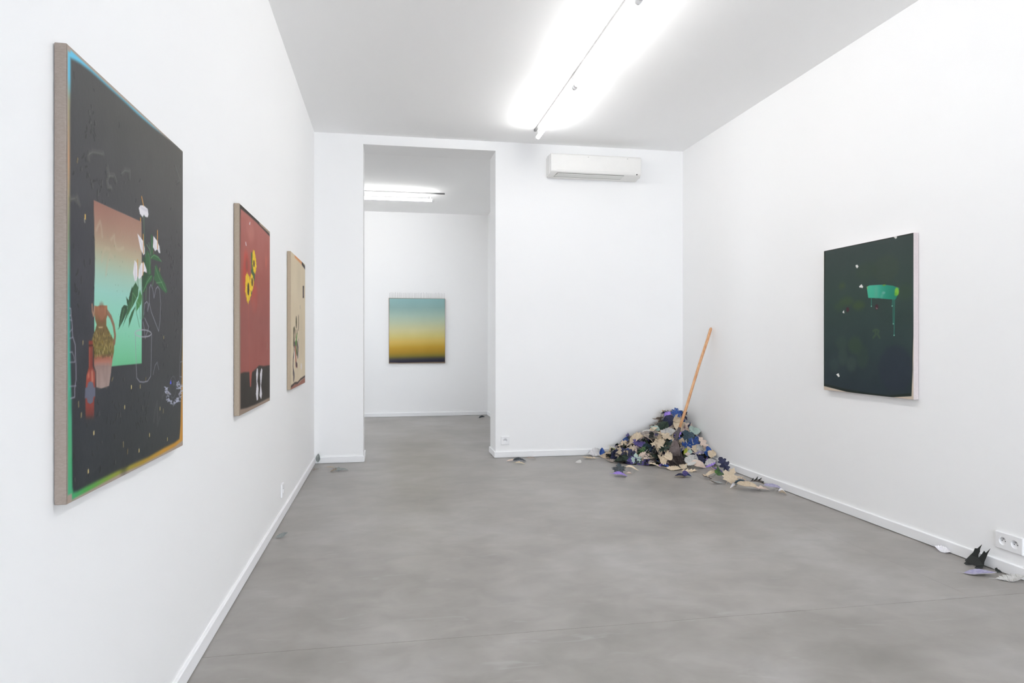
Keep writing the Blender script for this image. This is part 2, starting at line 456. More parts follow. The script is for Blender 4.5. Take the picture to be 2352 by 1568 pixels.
# ------------------------------------------------------------------ sockets
def socket(label, c, ux, n, modules, gname):
    """wall socket: c centre on the wall, ux along the wall, n out of the wall"""
    c = np.array(c, float); ux = np.array(ux, float); n = np.array(n, float); uz = np.array([0, 0, 1.0])
    t = thing('wall_socket', label, 'socket', c, gname)
    S = 0.083; K = 32; th = 0.011
    v = []; f = []
    P = lambda a, z, d: c + ux * a + uz * z + n * d
    for mi in range(modules):
        off = (mi - (modules - 1) / 2) * 0.071
        hw_l = S / 2 if mi == 0 else 0.0355; hw_r = S / 2 if mi == modules - 1 else 0.0355
        b0 = len(v)
        for k in range(K):
            a = 2 * math.pi * k / K
            cs, sn = math.cos(a), math.sin(a)
            s = 1 / max(abs(cs), abs(sn))
            sx, sz = cs * s, sn * s
            v.append(P(off + sx * (hw_r if sx > 0 else hw_l), sz * S / 2, th))
        for k in range(K):
            a = 2 * math.pi * k / K
            v.append(P(off + math.cos(a) * 0.0215, math.sin(a) * 0.0215, th))
        for k in range(K):
            k2 = (k + 1) % K
            f.append((b0 + k, b0 + k2, b0 + K + k2, b0 + K + k))
    w = S / 2 + (modules - 1) * 0.0355
    b0 = len(v)
    e = 0.003
    for d, g_ in ((th, 0), (th - e, e), (0.0005, e)):
        for a, z in ((-w - g_, -S / 2 - g_), (w + g_, -S / 2 - g_), (w + g_, S / 2 + g_), (-w - g_, S / 2 + g_)): v.append(P(a, z, d))
    for r in range(2):
        for k in range(4):
            f.append((b0 + r * 4 + k, b0 + r * 4 + (k + 1) % 4, b0 + r * 4 + 4 + (k + 1) % 4, b0 + r * 4 + 4 + k))
    o = obj_from('cover_plate', v, f, 'plastic_white', t)
    for mi in range(modules):
        off = (mi - (modules - 1) / 2) * 0.071
        vv = []; ff = []
        for r, d in ((0.0215, th), (0.0200, 0.003), (0.0001, 0.002)):
            for k in range(K):
                a = 2 * math.pi * k / K; vv.append(P(off + math.cos(a) * r, math.sin(a) * r, d))
        for r in range(2):
            for k in range(K): ff.append((r * K + k, r * K + (k + 1) % K, r * K + K + (k + 1) % K, r * K + K + k))
        well = obj_from('socket_well', vv, ff, 'plastic_white', t, smooth=True)
        pz = 0.010
        tube('earth_pin', P(off, pz, 0.002), P(off, pz, 0.013), 0.0024, 0.0022, 'metal_pin', t, 10)
        for s in (-1, 1):
            tube('contact_hole', P(off + s * .0095, -0.001, 0.0015), P(off + s * .0095, -0.001, 0.0036), 0.0025, 0.0025, 'dot_dark', t, 10)
    return t
c = onY(1160, 1011, YB); socket('single white socket low on the partition wall beside the passage', (c[0], YB, c[2]), (1, 0, 0), (0, -1, 0), 1, None)
c = onX(2320.5, 1246, XR); socket('double white socket low on the right wall at the photo\'s edge', (XR, c[1], c[2]), (0, -1, 0), (-1, 0, 0), 2, None)
c = onX(647, 1125, XL); socket('single white socket low on the left wall below the pictures', (XL, c[1], c[2]), (0, 1, 0), (1, 0, 0), 1, None)

# ------------------------------------------------------------------ picture painting engine
class Picture:
    """colours a fine grid on the picture plane; strokes are given in metres on that plane"""
    def __init__(self, nu, nv, s0, s1, z0, z1, proj, base):
        self.nu, self.nv = nu, nv
        self.s0, self.s1, self.z0, self.z1 = s0, s1, z0, z1
        self.S, self.Z = np.meshgrid(np.linspace(min(s0, s1), max(s0, s1), nu), np.linspace(z0, z1, nv))
        self.img = np.empty((nv, nu, 3)); self.img[:] = base
        self.relief = np.zeros((nv, nu))
        self.proj = proj
        self.frame = (0, 0, 1)
    def P(self, p):
        x0, y0, s = self.frame
        return self.proj(x0 + p[0] / s, y0 + p[1] / s)
    def pts(self, ps): return [self.P(p) for p in ps]
    @staticmethod
    def seg(S, Z, a, b):
        ax, az = a; bx, bz = b
        dx, dz = bx - ax, bz - az
        L = dx * dx + dz * dz + 1e-12
        t = np.clip(((S - ax) * dx + (Z - az) * dz) / L, 0, 1)
        return (S - ax - t * dx) ** 2 + (Z - az - t * dz) ** 2
    def window(self, ps, pad):
        s = [p[0] for p in ps]; z = [p[1] for p in ps]
        lo, hi = min(self.s0, self.s1), max(self.s0, self.s1)
        i0 = int(np.clip((min(s) - pad - lo) / (hi - lo) * (self.nu - 1), 0, self.nu - 1)); i1 = int(np.clip((max(s) + pad - lo) / (hi - lo) * (self.nu - 1) + 2, 1, self.nu))
        j0 = int(np.clip((min(z) - pad - self.z0) / (self.z1 - self.z0) * (self.nv - 1), 0, self.nv - 1)); j1 = int(np.clip((max(z) + pad - self.z0) / (self.z1 - self.z0) * (self.nv - 1) + 2, 1, self.nv))
        return slice(j0, j1), slice(i0, i1)
    def blend(self, win, alpha, col):
        if callable(col): col = col(self.S[win], self.Z[win])
        a = alpha[..., None]
        self.img[win] = self.img[win] * (1 - a) + np.asarray(col, float) * a
    def poly_m(self, ps, col, soft=0.002, alpha=1.0, rel=0.0):
        win = self.window(ps, soft * 2)
        S, Z = self.S[win], self.Z[win]
        if S.size == 0: return
        d = np.full(S.shape, 1e9); inside = np.zeros(S.shape, bool)
        n = len(ps)
        for i in range(n):
            a, b_ = ps[i], ps[(i + 1) % n]
            d = np.minimum(d, self.seg(S, Z, a, b_))
            cond = (a[1] > Z) != (b_[1] > Z)
            xs = (b_[0] - a[0]) * (Z - a[1]) / (b_[1] - a[1] + 1e-12) + a[0]
            inside ^= cond & (S < xs)
        d = np.sqrt(d); d = np.where(inside, d, -d)
        al = np.clip(d / (2 * soft) + 0.5, 0, 1); al = al * al * (3 - 2 * al) * alpha
        self.blend(win, al, col)
        if rel: self.relief[win] += al * rel
    def poly(self, ps, col, soft=0.002, alpha=1.0, rel=0.0): self.poly_m(self.pts(ps), col, soft, alpha, rel)
    def line_m(self, ps, w, col, soft=0.0012, alpha=1.0, rel=0.0):
        win = self.window(ps, w + soft * 2)
        S, Z = self.S[win], self.Z[win]
        if S.size == 0: return
        d = np.full(S.shape, 1e9)
        for a, b_ in zip(ps[:-1], ps[1:]): d = np.minimum(d, self.seg(S, Z, a, b_))
        d = w / 2 - np.sqrt(d)
        al = np.clip(d / (2 * soft) + 0.5, 0, 1) * alpha
        self.blend(win, al, col)
        if rel: self.relief[win] += al * rel
    def line(self, ps, w, col, soft=0.0012, alpha=1.0, rel=0.0): self.line_m(self.pts(ps), w, col, soft, alpha, rel)
    def dot(self, p, rx, rz, col, soft=0.002, alpha=1.0, rel=0.0):
        c = self.P(p) if self.frame else p
        self.poly_m([(c[0] + rx * math.cos(t), c[1] + rz * math.sin(t)) for t in np.linspace(0, 2 * math.pi, 12, endpoint=False)], col, soft, alpha, rel)
    def ring(self, p, rx_pt, rz_pt, w, col, alpha=1.0):
        """ellipse outline: centre and the two half axes given as photo points"""
        c = np.array(self.P(p)); a = abs(self.P(rx_pt)[0] - c[0]); b_ = abs(self.P(rz_pt)[1] - c[1])
        ps = [(c[0] + a * math.cos(t), c[1] + b_ * math.sin(t)) for t in np.linspace(0, 2 * math.pi, 25)]
        self.line_m(ps, w, col, alpha=alpha)
    def vgrad(self, stops):
        """colour ramp over height: list of (photo point, colour)"""
        z = np.array([self.P(p)[1] for p, _ in stops]); c = np.array([k for _, k in stops], float)
        o_ = np.argsort(z); z = z[o_]; c = c[o_]
        return lambda S, Z: np.stack([np.interp(Z, z, c[:, k]) for k in range(3)], -1)
    def sgrad(self, s_, cols):
        s_ = np.array(s_); c = np.array(cols, float)
        return lambda S, Z: np.stack([np.interp(S, s_, c[:, k]) for k in range(3)], -1)
    def mottle(self, amp, scale):
        n = np.zeros((self.nv, self.nu))
        for o_ in range(3):
            k = scale * 2 ** o_
            gu = max(2, int(abs(self.s1 - self.s0) * k) + 2); gv = max(2, int((self.z1 - self.z0) * k) + 2)
            gr = rng.normal(size=(gv, gu))
            x = np.linspace(0, gu - 1.001, self.nu); y = np.linspace(0, gv - 1.001, self.nv)
            x0 = x.astype(int); y0 = y.astype(int); fx = x - x0; fy = (y - y0)[:, None]
            a = gr[y0][:, x0] * (1 - fx) + gr[y0][:, x0 + 1] * fx; b_ = gr[y0 + 1][:, x0] * (1 - fx) + gr[y0 + 1][:, x0 + 1] * fx
            n += (a * (1 - fy) + b_ * fy) / 2 ** o_
        self.img += (n * amp)[..., None]
    def build(self, to3, nrm, mat, parent, flip):
        v = np.array(to3(self.S, self.Z)).reshape(3, -1).T + (self.relief.reshape(-1, 1) * np.array(nrm))
        base = np.array(parent.location); v = v - base
        nu, nv = self.nu, self.nv
        i = np.arange(nu - 1)[None, :] + (np.arange(nv - 1) * nu)[:, None]
        q = np.stack([i, i + 1, i + 1 + nu, i + nu], -1).reshape(-1, 4)
        if flip: q = q[:, ::-1]
        me = bpy.data.meshes.new('painted_surface')
        me.vertices.add(len(v)); me.vertices.foreach_set('co', v.astype(np.float32).ravel())
        me.loops.add(q.size); me.loops.foreach_set('vertex_index', q.astype(np.int32).ravel())
        me.polygons.add(len(q)); me.polygons.foreach_set('loop_start', np.arange(0, q.size, 4, dtype=np.int32))
        me.polygons.foreach_set('use_smooth', np.ones(len(q), bool))
        me.update(calc_edges=True)
        at = me.color_attributes.new('paint', 'FLOAT_COLOR', 'POINT')
        c = np.ones((len(v), 4), np.float32); c[:, :3] = lin(np.clip(self.img, 0, 255)).reshape(-1, 3)
        at.data.foreach_set('color', c.ravel())
        me.materials.append(M[mat])
        o = bpy.data.objects.new('painted_surface', me); COL.objects.link(o); o.parent = parent
        return o

def picture_on_side(label, wallX, sgn, y0, y1, z0, z1, th, side_mat, nu, nv, base):
    """picture hung on a side wall; sgn +1 when its face looks towards +X"""
    t = thing('painting', label, 'painting', (wallX, (y0 + y1) / 2, z0))
    fx = wallX + sgn * th
    a, b_ = sorted((wallX + sgn * 0.002, fx))
    cv = box('canvas', a, b_, y0, y1, z0, z1, side_mat, t)
    bevel_obj(cv, 0.0025, 2)
    pic = Picture(nu, nv, y0 + .002, y1 - .002, z0 + .002, z1 - .002, lambda u, v: tuple(onX(u, v, fx)[1:]), base)
    fin = lambda mat='oil_paint': pic.build(lambda S, Z: (np.full(S.shape, fx + sgn * 0.0006), S, Z), (sgn, 0, 0), mat, t, flip=(sgn < 0))
    return pic, fin

# ---- large dark picture, nearest on the left wall
K = 0.9037
y0, y1 = 1.640, 2.502; z0, z1 = 0.863, 1.871
pic, fin = picture_on_side('large black still-life painting of a jug and white flowers, nearest on the left wall', XL, 1, y0, y1, z0, z1, 0.027, 'linen_grey', 280, 520, (166, 150, 138))
pm = pic.poly_m
Wd, Ht = y1 - y0, z1 - z0
U = lambda u, v: (y0 + u * Wd, z0 + v * Ht)
# coloured halo left round the dark field
leftcol = lambda S, Z: np.stack([np.interp((Z - z0) / Ht, [0, .12, .3, .45, .58, .75, .88, .93, 1], c) for c in
        ([70, 75, 62, 70, 120, 184, 150, 95, 95], [170, 165, 165, 160, 140, 142, 150, 185, 190], [125, 115, 142, 150, 110, 104, 120, 215, 220])], -1)
pm([U(.006, .02), U(.10, .02), U(.10, .985), U(.006, .985)], leftcol, .003)
botcol = lambda S, Z: np.stack([np.interp((S - y0) / Wd, [0, .12, .3, .5, .75, 1], c) for c in
        ([60, 75, 135, 165, 190, 195], [165, 155, 150, 140, 140, 140], [120, 70, 55, 48, 45, 50])], -1)
pm([U(.03, .006), U(.35, .010), U(.55, .006), U(.9, .010), U(.99, .02), U(.99, .10), U(.02, .10)], botcol, .004)
ric = lambda S, Z: np.stack([np.interp((Z - z0) / Ht, [0, .1, .3, .45, 1], c) for c in
        ([195, 190, 150, 80, 60], [140, 135, 115, 80, 60], [50, 50, 50, 60, 56])], -1)
pm([U(.96, .015), U(1.0, .02), U(1.0, .97), U(.96, .97)], ric, .003)
topcol = lambda S, Z: np.stack([np.interp((S - y0) / Wd, [0, .3, .6, .85, 1], c) for c in
        ([98, 92, 95, 120, 120], [190, 182, 178, 165, 150], [222, 214, 205, 185, 150])], -1)
pm([U(.02, .90), U(.97, .90), U(.96, .985), U(.7, .992), U(.3, .990), U(.02, .992)], topcol, .003)
# dark field; gloss sheen is painted into its paler top
dark = lambda S, Z: np.stack([np.interp((Z - z0) / Ht, [0, .25, .55, 1], c) for c in ([47, 50, 58, 70], [51, 52, 57, 69], [51, 54, 60, 64])], -1) \
       + np.stack([np.interp((S - y0) / Wd, [0, .35, 1], c) for c in ([-6, -2, 5], [-5, -2, 4], [0, 0, 3])], -1)
A_ = (150, 420, 5.225); B_ = (150, 640, 5.225); C_ = (150, 860, 5.225); R1 = (100, 80, 2.8)
fieldp = []
for fr_, ps in ((R1, [(172, 150), (200, 163), (235, 183), (300, 232), (400, 322), (500, 412), (600, 506), (700, 592), (800, 668), (862, 716), (902, 762)]),
                (A_, [(1418, 300), (1416, 900)]), (B_, [(1408, 300), (1400, 700), (1394, 1100)]), (C_, [(1386, 300), (1380, 600), (1368, 770), (1310, 815), (1180, 880), (1000, 985), (800, 1075), (600, 1165), (400, 1265), (250, 1340), (140, 1400), (95, 1410), (82, 1350), (78, 900), (74, 300)]),
                (B_, [(66, 1300), (56, 900), (52, 300)]), (A_, [(52, 1100), (50, 500)]), (R1, [(168, 900), (168, 500), (172, 300)])):
    pic.frame = fr_; fieldp += pic.pts(ps)
pm(fieldp, dark, .006)
# faint worked patches and cracks in the black ground
for k in range(26):
    u, v = rng.uniform(.05, .95), rng.uniform(.05, .95)
    pic.frame = (0, 0, 1)
    p = U(u, v); r = rng.uniform(.02, .06)
    pm([(p[0] + r * math.cos(t) * .6, p[1] + r * math.sin(t)) for t in np.linspace(0, 6.28, 10)[:-1]], dark(np.array(p[0]), np.array(p[1])) + rng.uniform(-5, 5), .02, .5)
def cracks(cu, cv, su, sv, n, ln=.011, col=(32, 32, 33)):
    for _ in range(n):
        p = U(np.clip(cu + rng.normal() * su, .04, .97), np.clip(cv + rng.normal() * sv, .05, .95)); l = ln * rng.uniform(.4, 1.3)
        a = rng.normal() * .5
        w = rng.uniform(.0025, .0055)
        pic.line_m([p, (p[0] + l * math.sin(a) * .6, p[1] - l * math.cos(a) * .5), (p[0] + l * math.sin(a + rng.normal() * .4), p[1] - l * math.cos(a))], w, col, .0012, .75, rel=.0004)
        if rng.random() < .3: pic.line_m([(p[0] + .004, p[1]), (p[0] + .006, p[1] - l * .8)], .0025, (112, 112, 108), .001, .55)
cracks(.5, .5, .30, .28, 70)
for cu, cv, n in ((.14, .86, 14), (.13, .78, 12), (.2, .72, 16), (.42, .65, 12), (.84, .60, 20), (.89, .58, 16), (.93, .45, 14), (.07, .50, 10), (.3, .17, 12), (.5, .16, 12), (.6, .23, 10), (.15, .13, 9), (.85, .2, 10), (.95, .66, 10), (.78, .35, 10)):
    cracks(cu, cv, .028, .035, int(n * .8), .013)
for k in range(18):
    p = U(rng.uniform(.05, .96), rng.uniform(.05, .78))
    pic.line_m([p, (p[0] + rng.normal() * .003, p[1] - rng.uniform(.005, .012))], .005, (172, 152, 104) if k % 3 else (136, 116, 76), .001, .75, rel=.001)
# worm-like ridges, a pale gloss highlight painted along each
pic.frame = R1
for ps in ([(285, 800), (285, 770), (310, 752), (350, 757), (380, 765)], [(408, 850), (415, 890), (405, 940), (412, 980), (430, 985)], [(410, 905), (450, 905), (462, 940)], [(500, 890), (520, 870), (550, 875), (550, 920)],
           [(845, 850), (860, 900), (875, 940), (855, 950)], [(210, 1040), (225, 1090)], [(170, 1055), (200, 1050), (205, 1068)]):
    pic.line(ps, .010, (74, 74, 72), .004, .8, rel=.0015); pic.line([(x - 4, y + 3) for x, y in ps], .0035, (104, 104, 100), .0015, .55)
# gradient panel
pic.frame = A_
gr = pic.vgrad([((450, 230), (143, 98, 84)), ((450, 420), (154, 114, 98)), ((450, 600), (162, 132, 112)), ((450, 780), (172, 158, 132)), ((450, 920), (170, 177, 152)), ((450, 1080), (160, 190, 172)), ((450, 1300), (148, 200, 186)), ((450, 1560), (140, 204, 180)), ((450, 1900), (124, 198, 160)), ((450, 2200), (104, 184, 136))])
sR = pic.P((900, 600))[0]; sL = pic.P((345, 600))[0]
panel = lambda S, Z: gr(S, Z) + (np.clip((S - sL) / (sR - sL), 0, 1)[..., None] * np.array([14, 22, 18]) * np.clip((Z - (z0 + .45 * Ht)) / .3, 0, 1)[..., None])
pic.poly([(335, 205), (620, 335), (910, 465), (914, 1100), (912, 2165), (700, 2185), (550, 2200), (350, 2200), (340, 1450), (352, 900)], panel, .0014, rel=.0005)
for ps in ([(365, 560), (390, 500), (410, 460), (425, 540), (435, 640)], [(540, 680), (580, 630), (580, 700), (605, 790), (640, 800), (690, 775)], [(430, 930), (450, 820), (480, 780), (520, 790)], [(480, 1100), (500, 950), (530, 850), (560, 900)]):
    pic.line(ps, .009, (186, 172, 146), .003, .4, rel=.0012)
for k in range(25):
    pic.dot((rng.uniform(370, 900), rng.uniform(500, 2100)), .0015, .0025, (110, 130, 110), .001, .5)
# stems, leaves, flowers
G1, G2, G3, GL = (44, 92, 52), (34, 70, 42), (58, 122, 62), (104, 152, 106)
for ps in ([(938, 395), (945, 680), (960, 880), (955, 1000)], [(1000, 720), (1025, 860), (1020, 1000)], [(975, 740), (1010, 800), (1020, 860)], [(860, 1100), (872, 1260)], [(1060, 1130), (1045, 1230)], [(920, 1300), (918, 1560)], [(970, 1180), (965, 1400)]):
    pic.line(ps, .004, (88, 122, 90), .0012)
for ps, c_ in (([(1025, 610), (1046, 640), (1050, 840), (1025, 870)], G1), ([(980, 800), (1010, 850), (1030, 1090), (990, 1105), (950, 960), (960, 880)], G1), ([(930, 880), (960, 900), (965, 1000), (935, 1010)], G2),
             ([(1018, 880), (1060, 850), (1110, 880), (1155, 948), (1090, 930), (1035, 910)], G1), ([(1085, 970), (1150, 1120), (1200, 1220), (1222, 1300), (1205, 1324), (1150, 1270), (1065, 1160), (1070, 1040)], G1),
             ([(935, 1060), (1000, 1100), (1047, 1108), (1040, 1160), (980, 1220), (935, 1325), (920, 1290), (922, 1150)], G2),
             ([(995, 1115), (1045, 1108), (1035, 1170), (985, 1215), (930, 1315), (960, 1200)], G1)):
    pic.poly(ps, c_, .0016)
for ps in ([(1025, 900), (1060, 865), (1110, 890), (1150, 940)], [(1075, 1000), (1120, 1130), (1200, 1290)], [(1000, 850), (1010, 960), (1010, 1090)], [(1030, 1115), (980, 1190), (935, 1300)], [(1090, 1200), (1160, 1190)]):
    pic.line(ps, .0035, GL, .0015, .7)
pic.frame = B_
for ps, c_ in (([(840, 42), (872, 110), (868, 200), (815, 310), (740, 440), (682, 577), (735, 400), (760, 220), (800, 110)], G1), ([(798, 85), (805, 180), (780, 280), (760, 270), (770, 180)], G2), ([(700, 314), (742, 325), (735, 400), (690, 500), (633, 607), (650, 450), (672, 350)], G2),
             ([(890, 130), (910, 200), (905, 300), (850, 388), (845, 290), (870, 230)], G3), ([(724, 214), (755, 260), (752, 330), (738, 310)], G2), ([(842, 320), (805, 440), (755, 585), (760, 480), (790, 400)], G1)):
    pic.poly(ps, c_, .0014)
for ps in ([(800, 170), (800, 300), (740, 470)], [(805, 170), (850, 240), (880, 320)], [(700, 360), (680, 450), (640, 590)], [(850, 270), (880, 300), (890, 330)]): pic.line(ps, .003, GL, .0012, .75)
for ps in ([(835, 350), (865, 480), (885, 578)], [(885, 330), (895, 482)], [(910, 200), (925, 480)], [(925, 100), (930, 300), (935, 470)]): pic.line(ps, .003, (78, 128, 92), .0012)
pic.frame = A_
WH, WS = (224, 220, 224), (196, 192, 200)
for ps in ([(878, 300), (895, 270), (935, 268), (985, 312), (994, 380), (985, 414), (955, 405), (938, 380), (925, 412), (892, 370)], [(860, 608), (925, 690), (948, 780), (948, 850), (935, 866), (895, 790)],
           [(1055, 638), (1095, 690), (1125, 760), (1136, 842), (1120, 840), (1100, 795), (1075, 818), (1048, 770)], [(825, 928), (852, 960), (864, 1100), (848, 1170), (828, 1180), (806, 1080)],
           [(905, 962), (940, 953), (970, 1035), (974, 1078), (940, 1062), (918, 1108), (885, 1152), (868, 1140), (878, 1040)]):
    pic.poly(ps, WH, .0014, rel=.0006)
for ps in ([(900, 290), (960, 330), (985, 325)], [(880, 650), (920, 780)], [(1065, 680), (1075, 790)], [(830, 960), (835, 1150)], [(890, 1010), (900, 1100)]): pic.line(ps, .005, WS, .003, .7)
for ps in ([(912, 168), (933, 270)], [(930, 622), (931, 835)], [(1102, 574), (1100, 785)], [(860, 928), (862, 1112)], [(928, 955), (925, 1100)], [(898, 425), (900, 460)]): pic.line(ps, .006, (196, 140, 66), .0012, rel=.001)
# jug
pic.frame = B_
jug = pic.vgrad([((430, 320), (150, 98, 66)), ((430, 430), (136, 92, 62)), ((430, 520), (112, 84, 48)), ((430, 640), (112, 92, 46)), ((430, 780), (122, 104, 50)), ((430, 900), (110, 98, 44)), ((430, 950), (152, 92, 70)), ((430, 1000), (168, 112, 96)), ((430, 1060), (150, 126, 118)), ((430, 1310), (160, 138, 130))])
pic.poly([(345, 322), (380, 330), (420, 318), (496, 322), (503, 430), (487, 480), (487, 560), (545, 680), (584, 745), (578, 880), (560, 970), (545, 1130), (522, 1285), (430, 1316), (368, 1300), (345, 1100), (330, 960), (318, 720), (358, 600), (370, 550), (352, 490), (345, 430)], jug, .0018)
pic.poly([(385, 340), (480, 345), (478, 420), (445, 490), (415, 490), (392, 420)], (168, 118, 88), .004, .75)
pic.dot((430, 400), .02, .025, (124, 76, 52), .006, .5)
pic.line([(495, 395), (540, 460), (575, 560), (592, 680), (582, 770)], .012, (126, 90, 66), .002); pic.line([(500, 395), (548, 470), (580, 570), (594, 680)], .004, (160, 122, 94), .0015, .6)
pic.line([(318, 308), (321, 390), (335, 446), (345, 335)], .005, (172, 132, 108), .0015)
for k in range(150):
    x = rng.uniform(335, 570); y = rng.uniform(580, 940)
    if 335 + max(0, 640 - y) * .3 < x < 560 - max(0, 700 - y) * .55:
        pic.line([(x, y), (x + 2, y + 22)], .003, (66, 56, 28) if k % 3 else (176, 160, 104), .001, .7)
pic.poly([(390, 575), (445, 575), (440, 590), (395, 590)], (214, 196, 160), .002, .7)
for ps in ([(370, 1060), (460, 1050)], [(400, 1130), (400, 1290)], [(450, 1080), (470, 1200)], [(500, 1050), (490, 1280)]): pic.line(ps, .012, (134, 112, 108), .006, .5)
# bottle
bt = pic.vgrad([((300, 745), (126, 46, 34)), ((300, 1050), (128, 52, 40)), ((300, 1200), (150, 62, 44)), ((300, 1500), (134, 54, 44)), ((300, 1640), (108, 50, 44)), ((300, 1720), (66, 48, 46))])
pic.poly([(278, 742), (326, 742), (326, 1050), (354, 1130), (354, 1420), (343, 1450), (342, 1690), (240, 1690), (238, 1450), (236, 1400), (250, 1160), (278, 1060)], bt, .002)
pic.poly([(240, 1660), (345, 1660), (345, 1720), (238, 1720)], (48, 50, 52), .008, .85)
pic.line([(335, 830), (336, 1050), (360, 1120), (362, 1290)], .006, (52, 30, 28), .002, .8)
pic.line([(290, 840), (288, 1040)], .006, (160, 84, 68), .003, .7); pic.poly([(262, 1150), (285, 1100), (288, 1180), (266, 1200)], (190, 116, 96), .004, .8); pic.line([(318, 1120), (322, 1220)], .01, (196, 140, 120), .004, .7)
pic.line([(280, 800), (325, 800)], .005, (74, 24, 20), .001)
pic.poly([(235, 1310), (262, 1300), (270, 1245), (300, 1230), (330, 1248), (337, 1300), (357, 1308), (357, 1410), (337, 1414), (326, 1480), (295, 1503), (263, 1482), (256, 1434), (231, 1434)], (94, 97, 114), .0012)
# chalk drawing
CH = (148, 145, 160)
pic.line([(837, 650), (840, 900), (848, 1050), (856, 1190), (890, 1235), (935, 1240), (985, 1228), (1022, 1170), (1029, 960), (1033, 660)], .0035, CH, .0012, .85)
pic.ring((933, 655), (1030, 655), (933, 697), .0035, (170, 170, 178), .85)
pic.line([(940, 430), (950, 300), (975, 273), (992, 300), (985, 390), (1005, 288), (1030, 400), (1118, 630), (1134, 500), (1142, 300), (1130, 130), (1108, 92), (1085, 120), (1062, 230), (1045, 120), (1025, 68), (1008, 110), (1003, 300)], .0034, CH, .0012, .85)
pic.line([(950, 470), (990, 560), (1000, 580), (955, 715), (945, 600), (930, 520)], .0034, CH, .0012, .8)
pic.line([(45, 350), (62, 360), (65, 440), (75, 500), (85, 690), (115, 790), (122, 1000), (126, 1200), (108, 1330), (110, 1420), (60, 1435)], .0035, CH, .0012, .85)
for ps in ([(48, 440), (65, 440)], [(48, 490), (75, 500)], [(48, 640), (82, 600)], [(48, 715), (85, 705)], [(48, 880), (80, 880), (100, 930), (112, 1000), (52, 1002)], [(48, 1290), (125, 1285)], [(1398, 600), (1385, 800), (1374, 960), (1370, 1170), (1400, 1180)], [(1378, 1000), (1405, 990)], [(1375, 1180), (1378, 1270), (1405, 1272)], [(1050, 1150), (1075, 1040), (1100, 1000), (1120, 1090)]):
    pic.line(ps, .003, CH, .0012, .7)
pic.frame = C_
pic.ring((1290, 150), (1328, 150), (1290, 20), .004, (84, 84, 90), .8)
pic.poly([(1264, 58), (1273, 112), (1252, 114)], (72, 78, 226), .001); pic.line([(1300, 80), (1300, 120)], .006, (120, 120, 140), .002, .7)
neck = [(1215, 150), (1218, 220), (1240, 305), (1310, 355), (1360, 290), (1388, 200), (1375, 140), (1345, 90)]
for a, b_ in zip(neck[:-1], neck[1:]):
    for t in np.linspace(0, 1, 9):
        x = a[0] + (b_[0] - a[0]) * t + rng.normal() * 7; y = a[1] + (b_[1] - a[1]) * t + rng.normal() * 9
        pic.line([(x, y), (x + rng.normal() * 14, y + rng.normal() * 12), (x + rng.normal() * 12, y + rng.normal() * 14)], .003, (176, 178, 198), .001, .85)
for ps in ([(1060, 560), (1075, 430), (1100, 330), (1105, 600), (1130, 520)], [(1160, 275), (1180, 235)]): pic.line(ps, .01, (78, 78, 80), .005, .6)
for p in ((338, 700), (708, 390), (1132, 408), (1005, 725), (1220, 775), (880, 912), (270, 1160), (788, 150)): pic.line([(p[0], p[1] - 12), (p[0], p[1] + 12)], .006, (190, 172, 120), .001, rel=.001)
pic.frame = A_
pic.line([(235, 390), (235, 425)], .007, (196, 160, 82), .001); pic.line([(225, 430), (230, 470)], .004, (140, 138, 132), .001)
pic.mottle(1.2, 9)
fin()

# ---- red picture, middle of the left wall
y0, y1 = 3.412, 4.265; z0, z1 = 0.866, 1.874
Wd, Ht = y1 - y0, z1 - z0
pic, fin = picture_on_side('dark red painting with yellow sunflowers, in the middle of the left wall', XL, 1, y0, y1, z0, z1, 0.027, 'linen_tan', 150, 330, (56, 51, 46))
D_ = (540, 460, 6.03); E_ = (520, 440, 3.0147)
pm = pic.poly_m
pm([U(-.01, -.01), U(1.01, -.01), U(1.01, .02), U(.5, .018), U(.2, .022), U(.03, .03), U(.03, .45), U(.02, .7), U(.012, 1.01), U(-.01, 1.01)], (150, 132, 118), .006)
pm([U(.55, 1.01), U(.62, .988), U(.95, .985), U(1.01, .98), U(1.01, 1.01)], (170, 152, 134), .006)
pic.frame = E_
red = pic.vgrad([((200, 180), (172, 108, 99)), ((200, 330), (164, 98, 89)), ((200, 600), (154, 88, 79)), ((200, 900), (146, 86, 79)), ((200, 1200), (150, 86, 78))])
pic.poly([(98, 118), (150, 160), (210, 215), (270, 278), (302, 312), (303, 600), (302, 1200), (260, 1208), (225, 1203), (205, 1225), (180, 1248), (120, 1250), (97, 1258), (96, 700)], red, .006)
pic.poly([(158, 1235), (178, 1235), (172, 1300), (170, 1350), (163, 1352), (160, 1300)], (158, 84, 72), .004)
pic.frame = D_
for p, rx, rz, c_ in (((150, 790), .05, .03, (196, 72, 58)), ((160, 920), .07, .05, (186, 66, 54)), ((130, 1080), .05, .07, (184, 66, 54)), ((265, 1320), .09, .08, (178, 76, 62)), ((435, 760), .05, .06, (176, 100, 88)), ((425, 850), .02, .03, (200, 96, 76)), ((210, 420), .1, .05, (184, 122, 110)), ((160, 890), .03, .035, (108, 78, 66))):
    pic.dot(p, rx, rz, c_, .03, .6)
for k in range(40):
    p = U(rng.uniform(.05, .95), rng.uniform(.3, .95)); pm([(p[0] + .05 * math.cos(t), p[1] + .03 * math.sin(t)) for t in np.linspace(0, 6.28, 9)[:-1]], red(np.array(p[0]), np.array(p[1])) + rng.uniform(-7, 7), .03, .5)
pic.line([(228, 760), (235, 950), (262, 1050), (215, 1290)], .035, (72, 100, 62), .004); pic.line([(225, 980), (250, 1100)], .02, (64, 88, 60), .004)
YL, YD, BR = (224, 188, 44), (206, 164, 36), (74, 58, 46)
